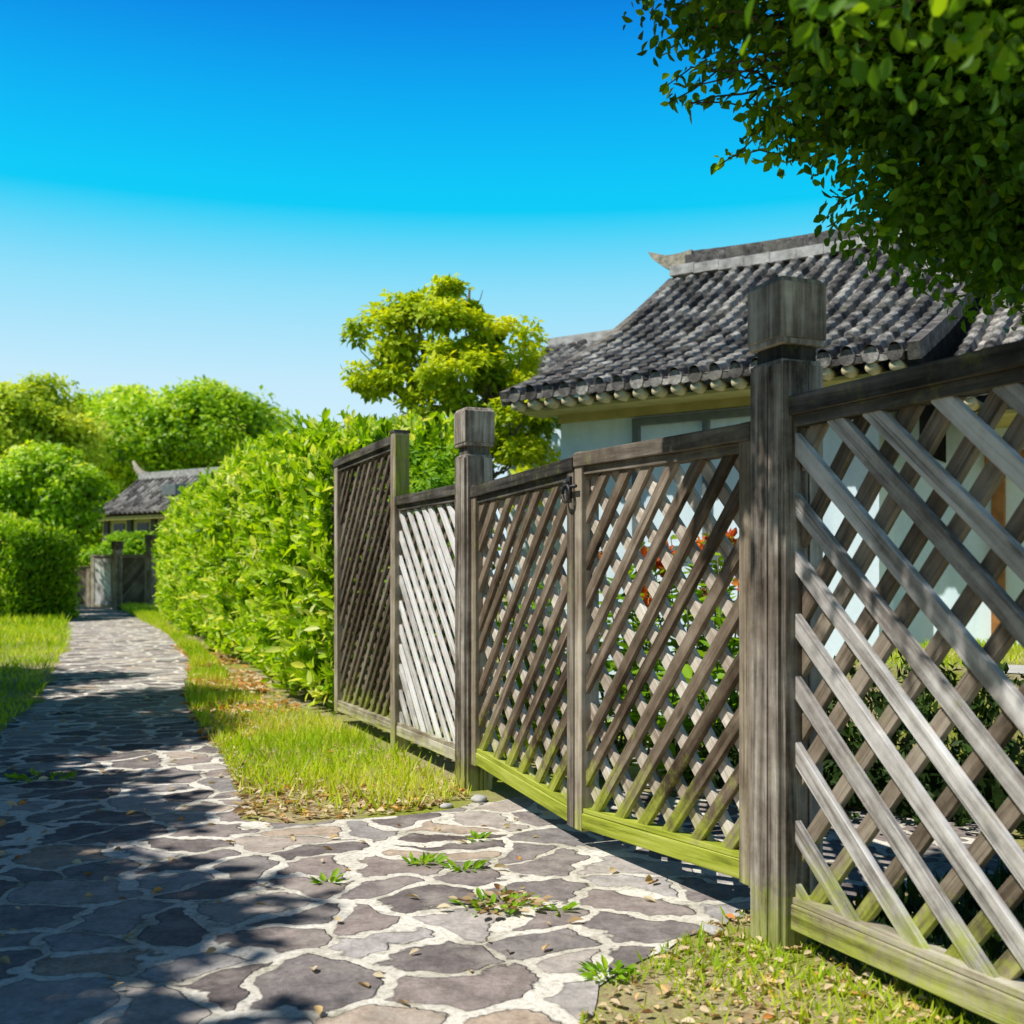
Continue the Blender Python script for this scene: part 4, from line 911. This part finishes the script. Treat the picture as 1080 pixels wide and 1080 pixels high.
def weed(px, py, r, n, lab, dry=0):
    Y = EYE * F / (py - HZ); c = at(px, py, Y); c[2] = 0.008; t = thing('weed', lab, 'weed', c, 'weeds in the paving joints')
    a = rng.uniform(0, 6.28, n); rr = r * rng.random(n) ** .6; P = c + np.stack([np.cos(a) * rr * 1.4, np.sin(a) * rr, np.zeros(n)], 1)
    ax = unit(np.stack([np.cos(a) * .8, np.sin(a) * .8, rng.uniform(.2, 1.2, n)], 1)); nn = unit(Z3 + rng.normal(0, .4, (n, 3)))
    leaf_mesh('foliage', P, ax, nn, 0.055 * rng.uniform(.5, 1.3, n), M['shrub'], t, 0.4, rng.normal(.65, .2, n), 'leaf', curl=.2)
    if dry:
        m = dry; a = rng.uniform(0, 6.28, m); P = c + np.stack([np.cos(a) * r * 1.5 * rng.random(m), np.sin(a) * r * 1.2 * rng.random(m), 0.01 + 0.02 * rng.random(m)], 1)
        o = leaf_mesh('fallen_leaves', P, np.stack([np.cos(a), np.sin(a), .1 + 0 * a], 1), unit(Z3 + rng.normal(0, .3, (m, 3))), 0.06 * rng.uniform(.5, 1.2, m), M['litter'], None, .5, rng.normal(.2, .25, m), 'leaf')
        tag(o, 'brown leaves caught round the largest weed in the paving', 'fallen leaves', kind='stuff')
weed(525, 958, 0.13, 60, 'largest weed in the paving with brown leaves caught round it', 60)
weed(445, 912, 0.05, 26, 'small weed tuft in the paving left of the largest weed')
weed(490, 918, 0.05, 30, 'upright weed just above the largest weed in the paving')
weed(504, 886, 0.03, 16, 'tiny weed nearest to the left gate leaf')
weed(590, 962, 0.03, 12, 'tiny weed right of the largest weed')
weed(45, 822, 0.16, 60, 'weed patch in the shaded paving at the left')
weed(345, 932, 0.03, 14, 'tiny weed in the sunlit paving left of the gate')
weed(640, 1030, 0.06, 40, 'leafy weed at the edge of the litter by the nearest post')
# pale pebbles by the post
M['pebble'] = plain('pale_pebble', (0.35, 0.33, 0.31), (0.62, 0.6, 0.57), 20, 0.85, 0.4, 0.01)
def pebble(x, y, r, lab):
    bm = bmesh.new(); bmesh.ops.create_icosphere(bm, subdivisions=3, radius=r)
    for v in bm.verts:
        v.co = Vector((v.co.x * 1.35, v.co.y, v.co.z * 0.55)) * (1 + 0.16 * math.sin(v.co.x * 60 + x * 9) * math.cos(v.co.y * 47 + y)) + Vector((0, 0, r * 0.3))
    me = bpy.data.meshes.new('pebble'); bm.to_mesh(me); bm.free(); me.materials.append(M['pebble']); me.polygons.foreach_set('use_smooth', np.ones(len(me.polygons), bool))
    o = link(bpy.data.objects.new('pebble', me)); o.location = (x, y, 0.0); o.rotation_euler = (0, 0, x * 7); return tag(o, lab, 'stone', 'loose stones by the path')
def pb(px, py, r, lab): Y = EYE * F / (py - HZ); pebble((px - 540) * Y / F, Y, r, lab)
pb(752, 985, 0.035, 'pale stone in the litter just left of the nearest post'); pb(777, 968, 0.022, 'small pale stone between the nearest post and the gate bottom')
pb(505, 845, 0.045, 'grey stone at the foot of the far gate post'); pb(470, 852, 0.03, 'small grey stone on the verge edge left of the far gate post')
pb(700, 1005, 0.02, 'tiny stone at the edge of the paving by the litter')

# ------------------------------------------------------------------ light, sky, camera
w = bpy.data.worlds.new('World'); scn.world = w; w.use_nodes = True; nt = w.node_tree; nt.nodes.clear()
out = nt.nodes.new('ShaderNodeOutputWorld'); bg = nt.nodes.new('ShaderNodeBackground')
sky = nt.nodes.new('ShaderNodeTexSky'); sky.sky_type = 'NISHITA'; sky.sun_disc = False; sky.sun_elevation = SUN_EL
sky.sun_rotation = math.atan2(SUN_AZ[0], SUN_AZ[1]); sky.air_density = 1.0; sky.dust_density = 0.3; sky.ozone_density = 3.0
bg.inputs['Strength'].default_value = 0.1
tc = nt.nodes.new('ShaderNodeTexCoord'); sp = nt.nodes.new('ShaderNodeSeparateXYZ'); nt.links.new(tc.outputs['Generated'], sp.inputs[0])
def lin(r, g_, b): return tuple((x / 255 / 12.92) if x / 255 < 0.04045 else ((x / 255 + 0.055) / 1.055) ** 2.4 for x in (r, g_, b))
k10 = lambda c: tuple(x for x in c)
rc = ramp(nt, sp.outputs['Z'], [(0.0, lin(225, 245, 255)), (0.12, lin(214, 241, 255)), (0.174, lin(200, 237, 255)), (0.252, lin(148, 226, 253)), (0.30, lin(80, 214, 251)), (0.32, lin(0, 206, 250)), (0.335, lin(0, 203, 252)), (0.393, lin(0, 178, 247)), (0.455, lin(0, 141, 234)), (0.52, lin(0, 96, 190)), (0.62, lin(0, 48, 110)), (1.0, lin(2, 30, 70))])
sc10 = nt.nodes.new('ShaderNodeVectorMath'); sc10.operation = 'SCALE'; sc10.inputs['Scale'].default_value = 10.0; nt.links.new(rc, sc10.inputs[0])
mx = mix(nt, 0.96, sky.outputs[0], sc10.outputs[0]); nt.links.new(mx, bg.inputs['Color']); nt.links.new(bg.outputs[0], out.inputs['Surface'])

sun = bpy.data.lights.new('sun', 'SUN'); sun.energy = 5.0; sun.angle = math.radians(0.53); sun.color = (1.0, 0.975, 0.91)
so = link(bpy.data.objects.new('sun', sun)); sd = Vector((SUN_AZ[0] * math.cos(SUN_EL), SUN_AZ[1] * math.cos(SUN_EL), math.sin(SUN_EL)))
so.rotation_euler = sd.to_track_quat('Z', 'Y').to_euler(); so.location = (-8, -4, 14)

cam = bpy.data.cameras.new('camera'); co = link(bpy.data.objects.new('camera', cam)); co.location = (0, 0, EYE); co.rotation_euler = (math.radians(90), 0, 0)
cam.sensor_width = 36; cam.lens = 36 * F / 1080; cam.shift_y = (HZ - 540) / 1080; cam.clip_end = 3000; cam.clip_start = 0.05
cam.dof.use_dof = True; cam.dof.focus_distance = 5.2; cam.dof.aperture_fstop = 3.2
scn.camera = co
scn.view_settings.view_transform = 'Standard'; scn.view_settings.look = 'None'; scn.view_settings.exposure = 0; scn.view_settings.gamma = 1
scn.render.engine = 'CYCLES'; scn.cycles.max_bounces = 8; scn.cycles.diffuse_bounces = 3; scn.cycles.transparent_max_bounces = 4
